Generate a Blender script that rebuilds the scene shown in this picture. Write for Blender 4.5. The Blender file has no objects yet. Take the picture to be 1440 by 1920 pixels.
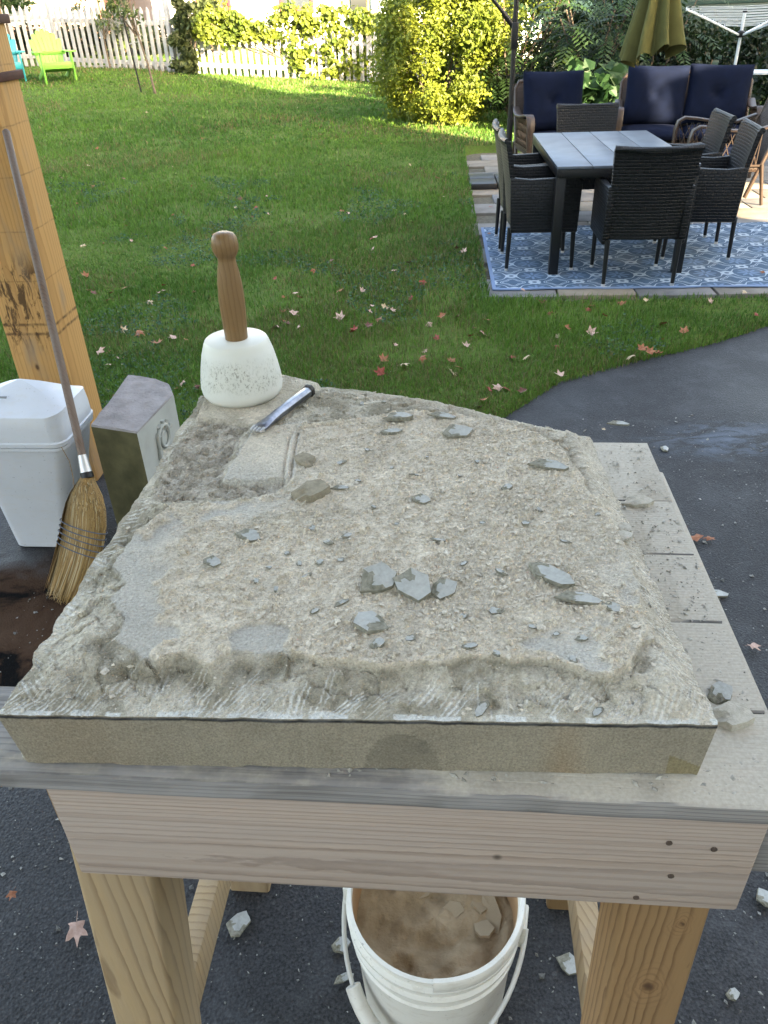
import bpy, math, random
import numpy as np
from mathutils import Vector, Matrix

random.seed(7)
rng = np.random.default_rng(7)
scene = bpy.context.scene
COL = scene.collection
R = math.radians

# ------------------------------------------------------------------ camera
TH, RO = R(33.15), R(2.1)
cr, sr = math.cos(RO), math.sin(RO)
fw = Vector((0, math.cos(TH), -math.sin(TH)))
dn0 = Vector((0, -math.sin(TH), -math.cos(TH)))
rt = cr * Vector((1, 0, 0)) + sr * dn0
dn = -sr * Vector((1, 0, 0)) + cr * dn0
cam_data = bpy.data.cameras.new('camera')
cam = bpy.data.objects.new('camera', cam_data)
COL.objects.link(cam)
m = Matrix((( rt.x, -dn.x, -fw.x, 0), (rt.y, -dn.y, -fw.y, 0), (rt.z, -dn.z, -fw.z, 1.62), (0, 0, 0, 1)))
cam.matrix_world = m
cam_data.sensor_fit = 'VERTICAL'
cam_data.sensor_height = 36
cam_data.sensor_width = 27
cam_data.lens = 1450 / 1920 * 36
cam_data.clip_start = 0.02
cam_data.clip_end = 2000
scene.camera = cam

# ------------------------------------------------------------------ light
SUN_H = Vector((0.60, -0.80, 0)).normalized()      # horizontal direction towards the sun
SUN_EL = R(24)
world = bpy.data.worlds.new('World')
scene.world = world
world.use_nodes = True
wn = world.node_tree
bg = wn.nodes['Background']
sky = wn.nodes.new('ShaderNodeTexSky')
sky.sky_type = 'NISHITA'
sky.sun_disc = False
sky.sun_elevation = SUN_EL
sky.sun_rotation = math.atan2(SUN_H.x, SUN_H.y)
sky.air_density = 1.0
sky.dust_density = 4.0
sky.ozone_density = 0.5
wn.links.new(sky.outputs[0], bg.inputs[0])
bg.inputs[1].default_value = 0.15
sd = bpy.data.lights.new('sun', 'SUN')
sd.energy = 5.0
sd.angle = R(0.55)
sd.color = (1.0, 0.86, 0.66)
sun = bpy.data.objects.new('sun', sd)
COL.objects.link(sun)
tos = Vector((SUN_H.x * math.cos(SUN_EL), SUN_H.y * math.cos(SUN_EL), math.sin(SUN_EL)))
sun.rotation_euler = tos.to_track_quat('Z', 'Y').to_euler()
sun.location = tos * 60
vs = scene.view_settings
vs.view_transform = 'Standard'
vs.look = 'None'
vs.gamma = 1
vs.exposure = 3.4
vs.use_white_balance = True          # the camera's white point sits in the open shade
vs.white_balance_temperature = 7900
vs.white_balance_tint = 10

# ------------------------------------------------------------------ helpers: materials
def nd(nt, t, **kw):
    n = nt.nodes.new(t)
    for k, v in kw.items():
        setattr(n, k, v)
    return n

def new_mat(name, rough=0.7, spec=0.5):
    mt = bpy.data.materials.new(name)
    mt.use_nodes = True
    nt = mt.node_tree
    b = nt.nodes['Principled BSDF']
    b.inputs['Roughness'].default_value = rough
    b.inputs['Specular IOR Level'].default_value = spec
    return mt, nt, b

def lk(nt, a, b):
    nt.links.new(a, b)

def coords(nt, scale=(1, 1, 1), rot=(0, 0, 0), loc=(0, 0, 0), src='Object'):
    tc = nd(nt, 'ShaderNodeTexCoord')
    mp = nd(nt, 'ShaderNodeMapping')
    mp.inputs['Scale'].default_value = scale
    mp.inputs['Rotation'].default_value = rot
    mp.inputs['Location'].default_value = loc
    lk(nt, tc.outputs[src], mp.inputs['Vector'])
    return mp.outputs[0]

def noise(nt, vec, scale, detail=4, rough=0.55, dist=0.0):
    n = nd(nt, 'ShaderNodeTexNoise')
    n.inputs['Scale'].default_value = scale
    n.inputs['Detail'].default_value = detail
    n.inputs['Roughness'].default_value = rough
    n.inputs['Distortion'].default_value = dist
    lk(nt, vec, n.inputs['Vector'])
    return n.outputs[0]

def ramp(nt, fac, stops, interp='LINEAR'):
    n = nd(nt, 'ShaderNodeValToRGB')
    n.color_ramp.interpolation = interp
    e = n.color_ramp.elements
    while len(e) < len(stops):
        e.new(0.5)
    for i, (p, c) in enumerate(stops):
        e[i].position = p
        e[i].color = (c[0], c[1], c[2], 1) if not isinstance(c, (int, float)) else (c, c, c, 1)
    lk(nt, fac, n.inputs[0])
    return n.outputs[0]

def mix(nt, fac, a, b, blend='MIX'):
    n = nd(nt, 'ShaderNodeMix')
    n.data_type = 'RGBA'
    n.blend_type = blend
    for sock, v in ((n.inputs[0], fac), (n.inputs[6], a), (n.inputs[7], b)):
        if isinstance(v, (int, float)):
            sock.default_value = v
        elif isinstance(v, tuple):
            sock.default_value = (v[0], v[1], v[2], 1)
        else:
            lk(nt, v, sock)
    return n.outputs[2]

def mth(nt, op, a, b=None, c=None):
    n = nd(nt, 'ShaderNodeMath')
    n.operation = op
    for i, v in enumerate((a, b, c)):
        if v is None:
            continue
        if isinstance(v, (int, float)):
            n.inputs[i].default_value = v
        else:
            lk(nt, v, n.inputs[i])
    return n.outputs[0]

def bump(nt, bsdf, h, strength=0.5, dist=0.002):
    n = nd(nt, 'ShaderNodeBump')
    n.inputs['Strength'].default_value = strength
    n.inputs['Distance'].default_value = dist
    lk(nt, h, n.inputs['Height'])
    lk(nt, n.outputs[0], bsdf.inputs['Normal'])

def plain(name, c1, c2=None, rough=0.6, spec=0.4, scale=8, bs=60, bd=0.001, bst=0.3, metal=0.0, detail=5):
    mt, nt, b = new_mat(name, rough, spec)
    if c2 is None:
        c2 = tuple(v * 0.75 for v in c1)
    v = coords(nt)
    n = noise(nt, v, scale, detail, 0.6)
    lk(nt, ramp(nt, n, [(0.32, c2), (0.68, c1)]), b.inputs['Base Color'])
    b.inputs['Metallic'].default_value = metal
    if bst > 0:
        bump(nt, b, noise(nt, v, bs, 4), bst, bd)
    return mt

def wood(name, light, dark, ring=60, tilt=(0, 0.02, 0.03), loc=(0, 0.02, 0.12), rough=0.75, grey=None, greyamt=0.0, fine=1.0, axis='X', dist=1.4, stain=None, lines=0.0):
    """growth rings around an axis close to the board's own axis, so that faces show cathedral grain"""
    mt, nt, b = new_mat(name, rough, 0.25)
    rot = tilt
    sc = {'X': (0.25, 1, 1), 'Z': (1, 1, 0.25)}[axis]
    v = coords(nt, sc, rot, loc)
    w = nd(nt, 'ShaderNodeTexWave')
    w.wave_type = 'RINGS'
    w.rings_direction = axis
    w.wave_profile = 'SAW'
    w.inputs['Scale'].default_value = ring / 6.283
    w.inputs['Distortion'].default_value = dist
    w.inputs['Detail'].default_value = 3
    w.inputs['Detail Scale'].default_value = 1.6
    lk(nt, v, w.inputs['Vector'])
    st = {'X': (4, 90, 90), 'Z': (90, 90, 4)}[axis]
    v2 = coords(nt, st)
    fib = noise(nt, v2, 4.0, 4, 0.65)
    v3 = coords(nt, tuple(s * 0.25 for s in st))
    blot = noise(nt, v3, 1.2, 3)
    rg = ramp(nt, w.outputs[1], [(0.0, 0.0), (0.6, 0.12), (0.93, 1.0), (1.0, 0.25)])
    c = mix(nt, rg, light, dark)
    c = mix(nt, mth(nt, 'MULTIPLY', fib, 0.55 * fine), c, tuple(x * 0.62 for x in light))
    if grey:
        c = mix(nt, mth(nt, 'MULTIPLY', ramp(nt, blot, [(0.3, 0.15), (0.75, 1.0)]), greyamt), c, grey)
    c = mix(nt, mth(nt, 'MULTIPLY', ramp(nt, blot, [(0.35, 0.0), (0.7, 1.0)]), 0.25), c, tuple(x * 0.7 for x in light))
    if lines:
        sl = {'X': (0.9, 150, 150), 'Z': (150, 150, 0.9)}[axis]
        lin = ramp(nt, noise(nt, coords(nt, sl), 1.0, 2, 0.5), [(0.50, 0.0), (0.62, 1.0)])
        c = mix(nt, mth(nt, 'MULTIPLY', lin, lines), c, dark)
    if stain:
        c = stain(nt, c)
    lk(nt, c, b.inputs['Base Color'])
    h = mth(nt, 'ADD', mth(nt, 'MULTIPLY', rg, -0.5), fib)
    bump(nt, b, h, 0.35, 0.0012)
    return mt

def leafmat(name, rough=0.55, trans=0.35):
    """colour comes from a per-leaf colour attribute"""
    mt, nt, b = new_mat(name, rough, 0.35)
    a = nd(nt, 'ShaderNodeAttribute')
    a.attribute_name = 'Col'
    v = coords(nt)
    n = noise(nt, v, 30, 3)
    c = mix(nt, n, mix(nt, 0.72, a.outputs[0], (0, 0, 0), 'MULTIPLY'), a.outputs[0])
    c = mix(nt, 0.35, a.outputs[0], c)
    lk(nt, c, b.inputs['Base Color'])
    tr = nd(nt, 'ShaderNodeBsdfTranslucent')
    lk(nt, c, tr.inputs[0])
    ms = nd(nt, 'ShaderNodeMixShader')
    ms.inputs[0].default_value = trans
    out = nt.nodes['Material Output']
    lk(nt, b.outputs[0], ms.inputs[1])
    lk(nt, tr.outputs[0], ms.inputs[2])
    lk(nt, ms.outputs[0], out.inputs[0])
    return mt

# ------------------------------------------------------------------ helpers: geometry
def tag(o, label=None, cat=None, group=None, kind=None):
    if label: o['label'] = label
    if cat: o['category'] = cat
    if group: o['group'] = group
    if kind: o['kind'] = kind
    return o

def empty(name, loc=(0, 0, 0), rz=0.0, label=None, cat=None, group=None):
    o = bpy.data.objects.new(name, None)
    o.empty_display_size = 0.1
    COL.objects.link(o)
    o.location = loc
    o.rotation_euler = (0, 0, rz)
    return tag(o, label, cat, group)

def addobj(name, me, parent=None, mat=None):
    o = bpy.data.objects.new(name, me)
    COL.objects.link(o)
    if parent is not None:
        o.parent = parent
    if mat is not None and len(me.materials) == 0:
        me.materials.append(mat)
    return o

def npmesh(name, V, F, mat=None, parent=None, colors=None, smooth=False, sharp=None, matidx=None, mats=None):
    V = np.asarray(V, dtype=np.float32)
    F = np.asarray(F, dtype=np.int32)
    me = bpy.data.meshes.new(name)
    k = F.shape[1]
    me.vertices.add(len(V))
    me.vertices.foreach_set('co', V.ravel())
    me.loops.add(F.size)
    me.loops.foreach_set('vertex_index', F.ravel())
    me.polygons.add(len(F))
    me.polygons.foreach_set('loop_start', np.arange(0, F.size, k, dtype=np.int32))
    me.polygons.foreach_set('loop_total', np.full(len(F), k, dtype=np.int32))
    if mats:
        for q in mats:
            me.materials.append(q)
    elif mat:
        me.materials.append(mat)
    if matidx is not None:
        me.polygons.foreach_set('material_index', np.asarray(matidx, dtype=np.int32))
    me.polygons.foreach_set('use_smooth', np.full(len(F), bool(smooth)))
    me.update(calc_edges=True)
    me.validate()
    if sharp:
        me.set_sharp_from_angle(angle=R(sharp))
    if colors is not None:
        at = me.color_attributes.new('Col', 'FLOAT_COLOR', 'POINT')
        C = np.ones((len(V), 4), dtype=np.float32)
        C[:, :3] = colors
        at.data.foreach_set('color', C.ravel())
    return addobj(name, me, parent)

class MB:
    """collects simple shapes into one mesh"""
    def __init__(s):
        s.v = []; s.f = []; s.mi = []; s.cm = 0
    def _add(s, vs_, fs, M=None):
        o = len(s.v)
        for p in vs_:
            p = Vector(p)
            s.v.append(tuple(M @ p) if M is not None else tuple(p))
        for f in fs:
            s.f.append(tuple(i + o for i in f)); s.mi.append(s.cm)
        return s
    def box(s, c, d, M=None, rot=None):
        x, y, z = (q / 2 for q in d)
        T = Matrix.Translation(c)
        if rot is not None:
            T = T @ (rot if isinstance(rot, Matrix) else Matrix.Rotation(rot, 4, 'Z'))
        if M is not None:
            T = M @ T
        vv = [(-x, -y, -z), (x, -y, -z), (x, y, -z), (-x, y, -z), (-x, -y, z), (x, -y, z), (x, y, z), (-x, y, z)]
        return s._add(vv, [(0, 3, 2, 1), (4, 5, 6, 7), (0, 1, 5, 4), (1, 2, 6, 5), (2, 3, 7, 6), (3, 0, 4, 7)], T)
    def bar(s, a, b, w, h, up=(0, 0, 1), w2=None, h2=None):
        a, b = Vector(a), Vector(b)
        d = (b - a).normalized()
        sx = d.cross(Vector(up))
        if sx.length < 1e-4:
            sx = d.cross(Vector((0, 1, 0)))
        sx.normalize(); su = sx.cross(d)
        w2 = w if w2 is None else w2
        h2 = h if h2 is None else h2
        vv = []
        for p, ww, hh in ((a, w, h), (b, w2, h2)):
            vv += [p - sx * ww / 2 - su * hh / 2, p + sx * ww / 2 - su * hh / 2, p + sx * ww / 2 + su * hh / 2, p - sx * ww / 2 + su * hh / 2]
        return s._add(vv, [(0, 1, 2, 3), (7, 6, 5, 4), (0, 4, 5, 1), (1, 5, 6, 2), (2, 6, 7, 3), (3, 7, 4, 0)])
    def tube(s, pts, r, n=8, sx=1.0, caps=True, up=None):
        pts = [Vector(p) for p in pts]
        rr = r if isinstance(r, (list, tuple)) else [r] * len(pts)
        vv, ff = [], []
        ref = Vector(up) if up else None
        for i, p in enumerate(pts):
            d = (pts[min(i + 1, len(pts) - 1)] - pts[max(i - 1, 0)]).normalized()
            if ref is None:
                ref = Vector((0, 0, 1)) if abs(d.z) < 0.9 else Vector((1, 0, 0))
            a = d.cross(ref)
            if a.length < 1e-5:
                a = d.cross(Vector((0.3, 0.7, 0.2)))
            a.normalize(); b2 = a.cross(d)
            if up is None:
                ref = b2
            for k in range(n):
                t = 2 * math.pi * k / n
                vv.append(p + a * (rr[i] * sx * math.cos(t)) + b2 * (rr[i] * math.sin(t)))
        for i in range(len(pts) - 1):
            for k in range(n):
                k2 = (k + 1) % n
                ff.append((i * n + k, i * n + k2, (i + 1) * n + k2, (i + 1) * n + k))
        if caps:
            ff.append(tuple(range(n - 1, -1, -1)))
            ff.append(tuple((len(pts) - 1) * n + k for k in range(n)))
        return s._add(vv, ff)
    def lathe(s, prof, n=32, c=(0, 0, 0), close=True, fn=None):
        vv, ff = [], []
        for i, (r, z) in enumerate(prof):
            for k in range(n):
                t = 2 * math.pi * k / n
                q = r if fn is None else fn(r, z, t)
                vv.append((c[0] + q * math.cos(t), c[1] + q * math.sin(t), c[2] + z))
        for i in range(len(prof) - 1):
            for k in range(n):
                k2 = (k + 1) % n
                ff.append((i * n + k, i * n + k2, (i + 1) * n + k2, (i + 1) * n + k))
        if close:
            ff.append(tuple(range(n - 1, -1, -1)))
            ff.append(tuple((len(prof) - 1) * n + k for k in range(n)))
        return s._add(vv, ff)
    def prism(s, poly, z0, z1, M=None, top=None):
        n = len(poly)
        top = top or poly
        vv = [(p[0], p[1], z0) for p in poly] + [(p[0], p[1], z1) for p in top]
        ff = [tuple(range(n - 1, -1, -1)), tuple(range(n, 2 * n))]
        for k in range(n):
            k2 = (k + 1) % n
            ff.append((k, k2, n + k2, n + k))
        return s._add(vv, ff, M)
    def loft(s, rings, M=None, caps=True):
        n = len(rings[0])
        vv = [p for r_ in rings for p in r_]
        ff = []
        for i in range(len(rings) - 1):
            for k in range(n):
                k2 = (k + 1) % n
                ff.append((i * n + k, i * n + k2, (i + 1) * n + k2, (i + 1) * n + k))
        if caps:
            ff.append(tuple(range(n - 1, -1, -1)))
            ff.append(tuple((len(rings) - 1) * n + k for k in range(n)))
        return s._add(vv, ff, M)
    def mesh(s, name, mats, bevel=0.0, smooth=35, seg=2):
        import bmesh
        me = bpy.data.meshes.new(name)
        me.from_pydata(s.v, [], s.f)
        if not isinstance(mats, (list, tuple)):
            mats = [mats]
        for q in mats:
            me.materials.append(q)
        me.polygons.foreach_set('material_index', s.mi)
        if bevel > 0:
            bm = bmesh.new(); bm.from_mesh(me)
            es = [e for e in bm.edges if len(e.link_faces) == 2 and e.calc_face_angle(0) > R(30)]
            bmesh.ops.bevel(bm, geom=es, offset=bevel, segments=seg, profile=0.5, affect='EDGES', clamp_overlap=True)
            bm.to_mesh(me); bm.free()
        if smooth:
            me.polygons.foreach_set('use_smooth', [True] * len(me.polygons))
            me.set_sharp_from_angle(angle=R(smooth))
        me.update()
        return me
    def build(s, name, mats, parent=None, bevel=0.0, smooth=35, seg=2):
        return addobj(name, s.mesh(name, mats, bevel, smooth, seg), parent)

def rrect(w, d, r, n=5):
    out = []
    for cx, cy, a0 in ((w / 2 - r, d / 2 - r, 0), (-w / 2 + r, d / 2 - r, 90), (-w / 2 + r, -d / 2 + r, 180), (w / 2 - r, -d / 2 + r, 270)):
        for k in range(n + 1):
            a = R(a0 + 90 * k / n)
            out.append((cx + r * math.cos(a), cy + r * math.sin(a)))
    return out

def copy_tree(o, parent=None):
    c = o.copy()
    COL.objects.link(c)
    c.parent = parent
    for ch in list(o.children):
        if ch is not c:
            copy_tree(ch, c)
    return c

# value noise on numpy arrays
def _h(ix, iy, seed):
    n = (ix.astype(np.int64) * 374761393 + iy.astype(np.int64) * 668265263 + seed * 982451653) & 0xFFFFFFFF
    n = ((n ^ (n >> 13)) * 1274126177) & 0xFFFFFFFF
    n = (n ^ (n >> 16)) & 0xFFFFFFFF
    return n / 4294967295.0
def vnoise(x, y, seed=0):
    x = np.asarray(x, float); y = np.asarray(y, float)
    ix, iy = np.floor(x), np.floor(y)
    fx, fy = x - ix, y - iy
    fx = fx * fx * (3 - 2 * fx); fy = fy * fy * (3 - 2 * fy)
    a, b = _h(ix, iy, seed), _h(ix + 1, iy, seed)
    c, d = _h(ix, iy + 1, seed), _h(ix + 1, iy + 1, seed)
    return (a * (1 - fx) + b * fx) * (1 - fy) + (c * (1 - fx) + d * fx) * fy
def fbm(x, y, f, octv=4, seed=0, gain=0.5):
    s, a, t = 0, 1.0, 0
    for i in range(octv):
        s = s + a * vnoise(x * f + 17.3 * i, y * f - 9.1 * i, seed + i); t += a
        a *= gain; f *= 2.03
    return s / t
def facets(x, y, cell, seed, tilt):
    """small tilted planes, one for each cell of a jittered grid: a broken, faceted surface"""
    gx, gy = np.floor(x / cell), np.floor(y / cell)
    best = np.full(x.shape, 1e9); out = np.zeros(x.shape)
    for i in (-1, 0, 1):
        for j in (-1, 0, 1):
            cx, cy = gx + i, gy + j
            px = (cx + _h(cx, cy, seed)) * cell; py = (cy + _h(cx, cy, seed + 1)) * cell
            d = (x - px) ** 2 + (y - py) ** 2
            hgt = ((_h(cx, cy, seed + 2) - .5) * (x - px) + (_h(cx, cy, seed + 3) - .5) * (y - py)) * 2 * tilt + (_h(cx, cy, seed + 4) - .5) * cell * tilt * .6
            m_ = d < best
            out = np.where(m_, hgt, out); best = np.where(m_, d, best)
    return out
def sstep(a, b, x):
    t = np.clip((x - a) / (b - a), 0, 1)
    return t * t * (3 - 2 * t)
def sdist(x, y, poly):
    """signed distance to a polygon, positive inside"""
    P_ = np.array(poly, float)
    d = np.full(x.shape, 1e9); ins = np.zeros(x.shape, bool)
    n = len(P_)
    for i in range(n):
        ax, ay = P_[i]; bx, by = P_[(i + 1) % n]
        ex, ey = bx - ax, by - ay
        t = np.clip(((x - ax) * ex + (y - ay) * ey) / (ex * ex + ey * ey + 1e-12), 0, 1)
        d = np.minimum(d, np.hypot(x - ax - t * ex, y - ay - t * ey))
        c = ((ay > y) != (by > y)) & (x < (bx - ax) * (y - ay) / (by - ay + 1e-12) + ax)
        ins ^= c
    return np.where(ins, d, -d)

def lawn_z(x, y):
    k = np.clip(.016 - .0045 * x, 0, .04)
    return k * np.maximum(0, y - 5)
EX = [-30, -1.5, -0.5, 0.2, 0.573, 0.911, 1.384, 1.822, 2.272, 3.2, 6, 14]
EY = [3.15, 3.12, 3.06, 3.08, 3.236, 3.601, 3.835, 4.022, 4.30, 4.52, 4.56, 4.6]
def edge_y(x):
    return np.interp(x, EX, EY)
PYAW = R(-4.5)                       # the patio, its rug and its table are all turned by this
PO = Vector((0.76, 4.93, 0))         # patio's near left corner
def pat(u, v, z=0.0):
    """patio coordinates (u to the right, v away) to world"""
    return (PO.x + u * math.cos(PYAW) - v * math.sin(PYAW), PO.y + u * math.sin(PYAW) + v * math.cos(PYAW), z)
def unpat(x, y):
    dx, dy = x - PO.x, y - PO.y
    return dx * math.cos(PYAW) + dy * math.sin(PYAW), -dx * math.sin(PYAW) + dy * math.cos(PYAW)

# ------------------------------------------------------------------ materials
dust_c = (0.67, 0.59, 0.475)
def mat_attr(name, rough=0.9, bs=420, bd=0.0048, bst=1.0, grain=0.34, gscale=300):
    mt, nt, b = new_mat(name, rough, 0.2)
    a = nd(nt, 'ShaderNodeAttribute'); a.attribute_name = 'Col'
    v = coords(nt)
    g = noise(nt, v, gscale, 3, 0.7)
    big = noise(nt, v, 14, 4)
    c = mix(nt, 1.0, a.outputs[0], ramp(nt, g, [(0.25, 1 - grain), (0.75, 1 + grain * 0.6)]), 'MULTIPLY')
    c = mix(nt, 1.0, c, ramp(nt, big, [(0.3, 0.9), (0.7, 1.08)]), 'MULTIPLY')
    lk(nt, c, b.inputs['Base Color'])
    bump(nt, b, mth(nt, 'ADD', noise(nt, v, bs, 3, 0.6), noise(nt, v, bs * 0.3, 3, 0.6)), bst, bd)
    return mt
M_slab = mat_attr('slab_stone')
M_slabf = mat_attr('slab_sawn_face', bs=620, bd=0.0016, bst=0.7, grain=0.42, gscale=480)
M_grit = mat_attr('stone_grit', bst=0.2)
M_chip = plain('chip_face', (0.39, 0.395, 0.375), (0.30, 0.305, 0.285), 0.9, 0.2, 3, 14, 0.0006, 0.5)
M_chip_r = plain('chip_dusty', (0.50, 0.465, 0.40), (0.36, 0.335, 0.28), 0.95, 0.1, 2.5, 8, 0.0012, 0.8)
M_chip_b2 = plain('chip_brown', (0.30, 0.265, 0.20), (0.20, 0.175, 0.13), 0.95, 0.1, 2.5, 8, 0.0012, 0.8)
M_chip_d = plain('chip_edge', (0.29, 0.275, 0.225), (0.13, 0.125, 0.095), 0.95, 0.1, 2.5, 7, 0.0015, 0.8)

def asphalt_mat():
    mt, nt, b = new_mat('asphalt', 0.5, 0.5)
    v = coords(nt)
    g = noise(nt, v, 160, 3, 0.7)
    vo = nd(nt, 'ShaderNodeTexVoronoi'); vo.inputs['Scale'].default_value = 150
    lk(nt, v, vo.inputs['Vector'])
    big = noise(nt, v, 1.1, 5, 0.6, 0.6)
    patch = noise(nt, v, 5.0, 5, 0.65, 0.5)
    c = ramp(nt, g, [(0.3, (0.010, 0.0102, 0.0108)), (0.7, (0.052, 0.052, 0.054))])
    sp = ramp(nt, vo.outputs['Color'], [(0.80, 0.0), (0.93, 1.0)])
    c = mix(nt, mth(nt, 'MULTIPLY', sp, 0.30), c, (0.10, 0.10, 0.10))
    # pale stone dust tracked about
    c = mix(nt, mth(nt, 'MULTIPLY', ramp(nt, patch, [(0.50, 0.0), (0.74, 1.0)]), 0.16), c, (0.16, 0.165, 0.175))
    # brown damp dirt beside the bin
    tc = nd(nt, 'ShaderNodeTexCoord'); sx = nd(nt, 'ShaderNodeSeparateXYZ')
    lk(nt, tc.outputs['Object'], sx.inputs[0])
    dx = mth(nt, 'ADD', sx.outputs[0], 1.25); dy = mth(nt, 'SUBTRACT', sx.outputs[1], 1.75)
    rr = mth(nt, 'SQRT', mth(nt, 'ADD', mth(nt, 'POWER', mth(nt, 'ABSOLUTE', dx), 2), mth(nt, 'MULTIPLY', mth(nt, 'POWER', mth(nt, 'ABSOLUTE', dy), 2), 1.2)))
    rr = mth(nt, 'ADD', rr, mth(nt, 'MULTIPLY', mth(nt, 'SUBTRACT', patch, 0.5), 0.5))
    br = ramp(nt, rr, [(0.45, 1.0), (0.62, 0.0)])
    c = mix(nt, br, c, ramp(nt, patch, [(0.40, (0.006, 0.006, 0.006)), (0.50, (0.045, 0.026, 0.017)), (0.65, (0.06, 0.037, 0.025))]))
    lk(nt, c, b.inputs['Base Color'])
    # damp patch, its bluish sky reflection painted into the base colour
    wx = mth(nt, 'SUBTRACT', sx.outputs[0], 1.55); wy = mth(nt, 'SUBTRACT', sx.outputs[1], 2.95)
    wr_ = mth(nt, 'SQRT', mth(nt, 'ADD', mth(nt, 'MULTIPLY', mth(nt, 'POWER', mth(nt, 'ABSOLUTE', wx), 2), 0.5), mth(nt, 'MULTIPLY', mth(nt, 'POWER', mth(nt, 'ABSOLUTE', wy), 2), 3.0)))
    wm = mth(nt, 'MULTIPLY', ramp(nt, wr_, [(0.15, 1.0), (0.36, 0.0)]), ramp(nt, noise(nt, coords(nt, (1, 2.2, 1)), 6.5, 5, 0.6, 1.0), [(0.42, 0.0), (0.68, 1.0)]))
    c = mix(nt, mth(nt, 'MULTIPLY', wm, 0.55), c, (0.13, 0.165, 0.215))
    lk(nt, c, b.inputs['Base Color'])
    rg_ = mix(nt, br, ramp(nt, big, [(0.35, 0.46), (0.65, 0.70)]), (0.85, 0.85, 0.85))
    lk(nt, rg_, b.inputs['Roughness'])
    lk(nt, mth(nt, 'SUBTRACT', 0.17, mth(nt, 'MULTIPLY', br, 0.16)), b.inputs['Specular IOR Level'])
    h = mth(nt, 'ADD', mth(nt, 'MULTIPLY', vo.outputs['Distance'], 1.0), mth(nt, 'MULTIPLY', g, 0.6))
    bump(nt, b, h, 0.55, 0.0025)
    return mt
M_asph = asphalt_mat()

def ground_mat(name, c1, c2, c3, s1=0.6, s2=25):
    mt, nt, b = new_mat(name, 0.95, 0.1)
    v = coords(nt)
    c = ramp(nt, noise(nt, v, s1, 5), [(0.3, c1), (0.7, c2)])
    c = mix(nt, ramp(nt, noise(nt, v, s2, 5, 0.7), [(0.45, 0.0), (0.7, 0.8)]), c, c3)
    lk(nt, c, b.inputs['Base Color'])
    bump(nt, b, noise(nt, v, s2 * 4, 4), 0.6, 0.02)
    return mt
M_lawn = ground_mat('lawn_soil', (0.05, 0.095, 0.016), (0.08, 0.125, 0.022), (0.06, 0.055, 0.022))
M_far = ground_mat('far_ground', (0.04, 0.07, 0.02), (0.06, 0.08, 0.03), (0.05, 0.05, 0.03), 0.1, 3)
M_grass = leafmat('grass_blade', 0.5, 0.3)
M_leaf = leafmat('leaf', 0.5, 0.38)
M_bark = plain('bark', (0.16, 0.13, 0.10), (0.07, 0.055, 0.045), 0.9, 0.1, 25, 60, 0.01, 0.8)
M_paver = plain('concrete_paver', (0.20, 0.185, 0.165), (0.13, 0.12, 0.105), 0.85, 0.25, 6, 120, 0.003, 0.5)
M_black = plain('black_metal', (0.006, 0.007, 0.009), (0.004, 0.0045, 0.006), 0.4, 0.35, 20, 200, 0.0005, 0.1)
M_steel = plain('bare_steel', (0.42, 0.42, 0.42), (0.25, 0.25, 0.25), 0.35, 0.5, 30, 300, 0.0003, 0.2, metal=0.9)
M_silver = plain('silver_cap', (0.65, 0.65, 0.66), (0.5, 0.5, 0.5), 0.35, 0.5, metal=0.6)
M_white = plain('weathered_white_paint', (0.37, 0.37, 0.375), (0.26, 0.255, 0.25), 0.7, 0.3, 9, 60, 0.002, 0.3)
M_navy = plain('navy_cushion', (0.0042, 0.0078, 0.0225), (0.003, 0.0055, 0.015), 0.9, 0.08, 12, 500, 0.001, 0.5)
M_olive = plain('olive_canvas', (0.082, 0.084, 0.030), (0.055, 0.056, 0.02), 0.9, 0.15, 6, 400, 0.001, 0.4)

def weave_mat(name, c1, c2, w=0.016, h=0.008, rough=0.42):
    """flat strands woven over and under: brick pattern in the plane of the mesh's UV map"""
    mt, nt, b = new_mat(name, rough, 0.32)
    tc = nd(nt, 'ShaderNodeTexCoord')
    br = nd(nt, 'ShaderNodeTexBrick')
    br.offset = 0.5
    br.inputs['Scale'].default_value = 1.0
    br.inputs['Mortar Size'].default_value = h * 0.2
    br.inputs['Mortar Smooth'].default_value = 0.9
    br.inputs['Brick Width'].default_value = w
    br.inputs['Row Height'].default_value = h
    br.inputs['Color1'].default_value = (*c1, 1)
    br.inputs['Color2'].default_value = (*c2, 1)
    br.inputs['Mortar'].default_value = (c2[0] * .15, c2[1] * .15, c2[2] * .15, 1)
    lk(nt, tc.outputs['UV'], br.inputs['Vector'])
    lk(nt, br.outputs['Color'], b.inputs['Base Color'])
    bump(nt, b, mth(nt, 'SUBTRACT', 1.0, br.outputs['Fac']), 1.0, 0.004)
    return mt
M_weave = weave_mat('black_rattan', (0.0080, 0.0098, 0.0125), (0.004, 0.005, 0.0065), 0.036, 0.020)
M_brown = weave_mat('brown_rattan', (0.045, 0.027, 0.019), (0.028, 0.017, 0.012), 0.03, 0.012, 0.5)
M_brownrim = plain('brown_rattan_rim', (0.045, 0.028, 0.019), (0.028, 0.018, 0.013), 0.45, 0.4, 60, 150, 0.001, 0.4)

def box_uv(o):
    """metric UVs by dominant normal, so the weave has real size on every face"""
    me = o.data
    uv = me.uv_layers.new(name='UVMap') if not me.uv_layers else me.uv_layers[0]
    for p in me.polygons:
        n = p.normal
        ax = max(range(3), key=lambda i: abs(n[i]))
        for li in p.loop_indices:
            c = me.vertices[me.loops[li].vertex_index].co
            uv.data[li].uv = (c.y, c.z) if ax == 0 else ((c.x, c.z) if ax == 1 else (c.x, c.y))
    return o

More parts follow.
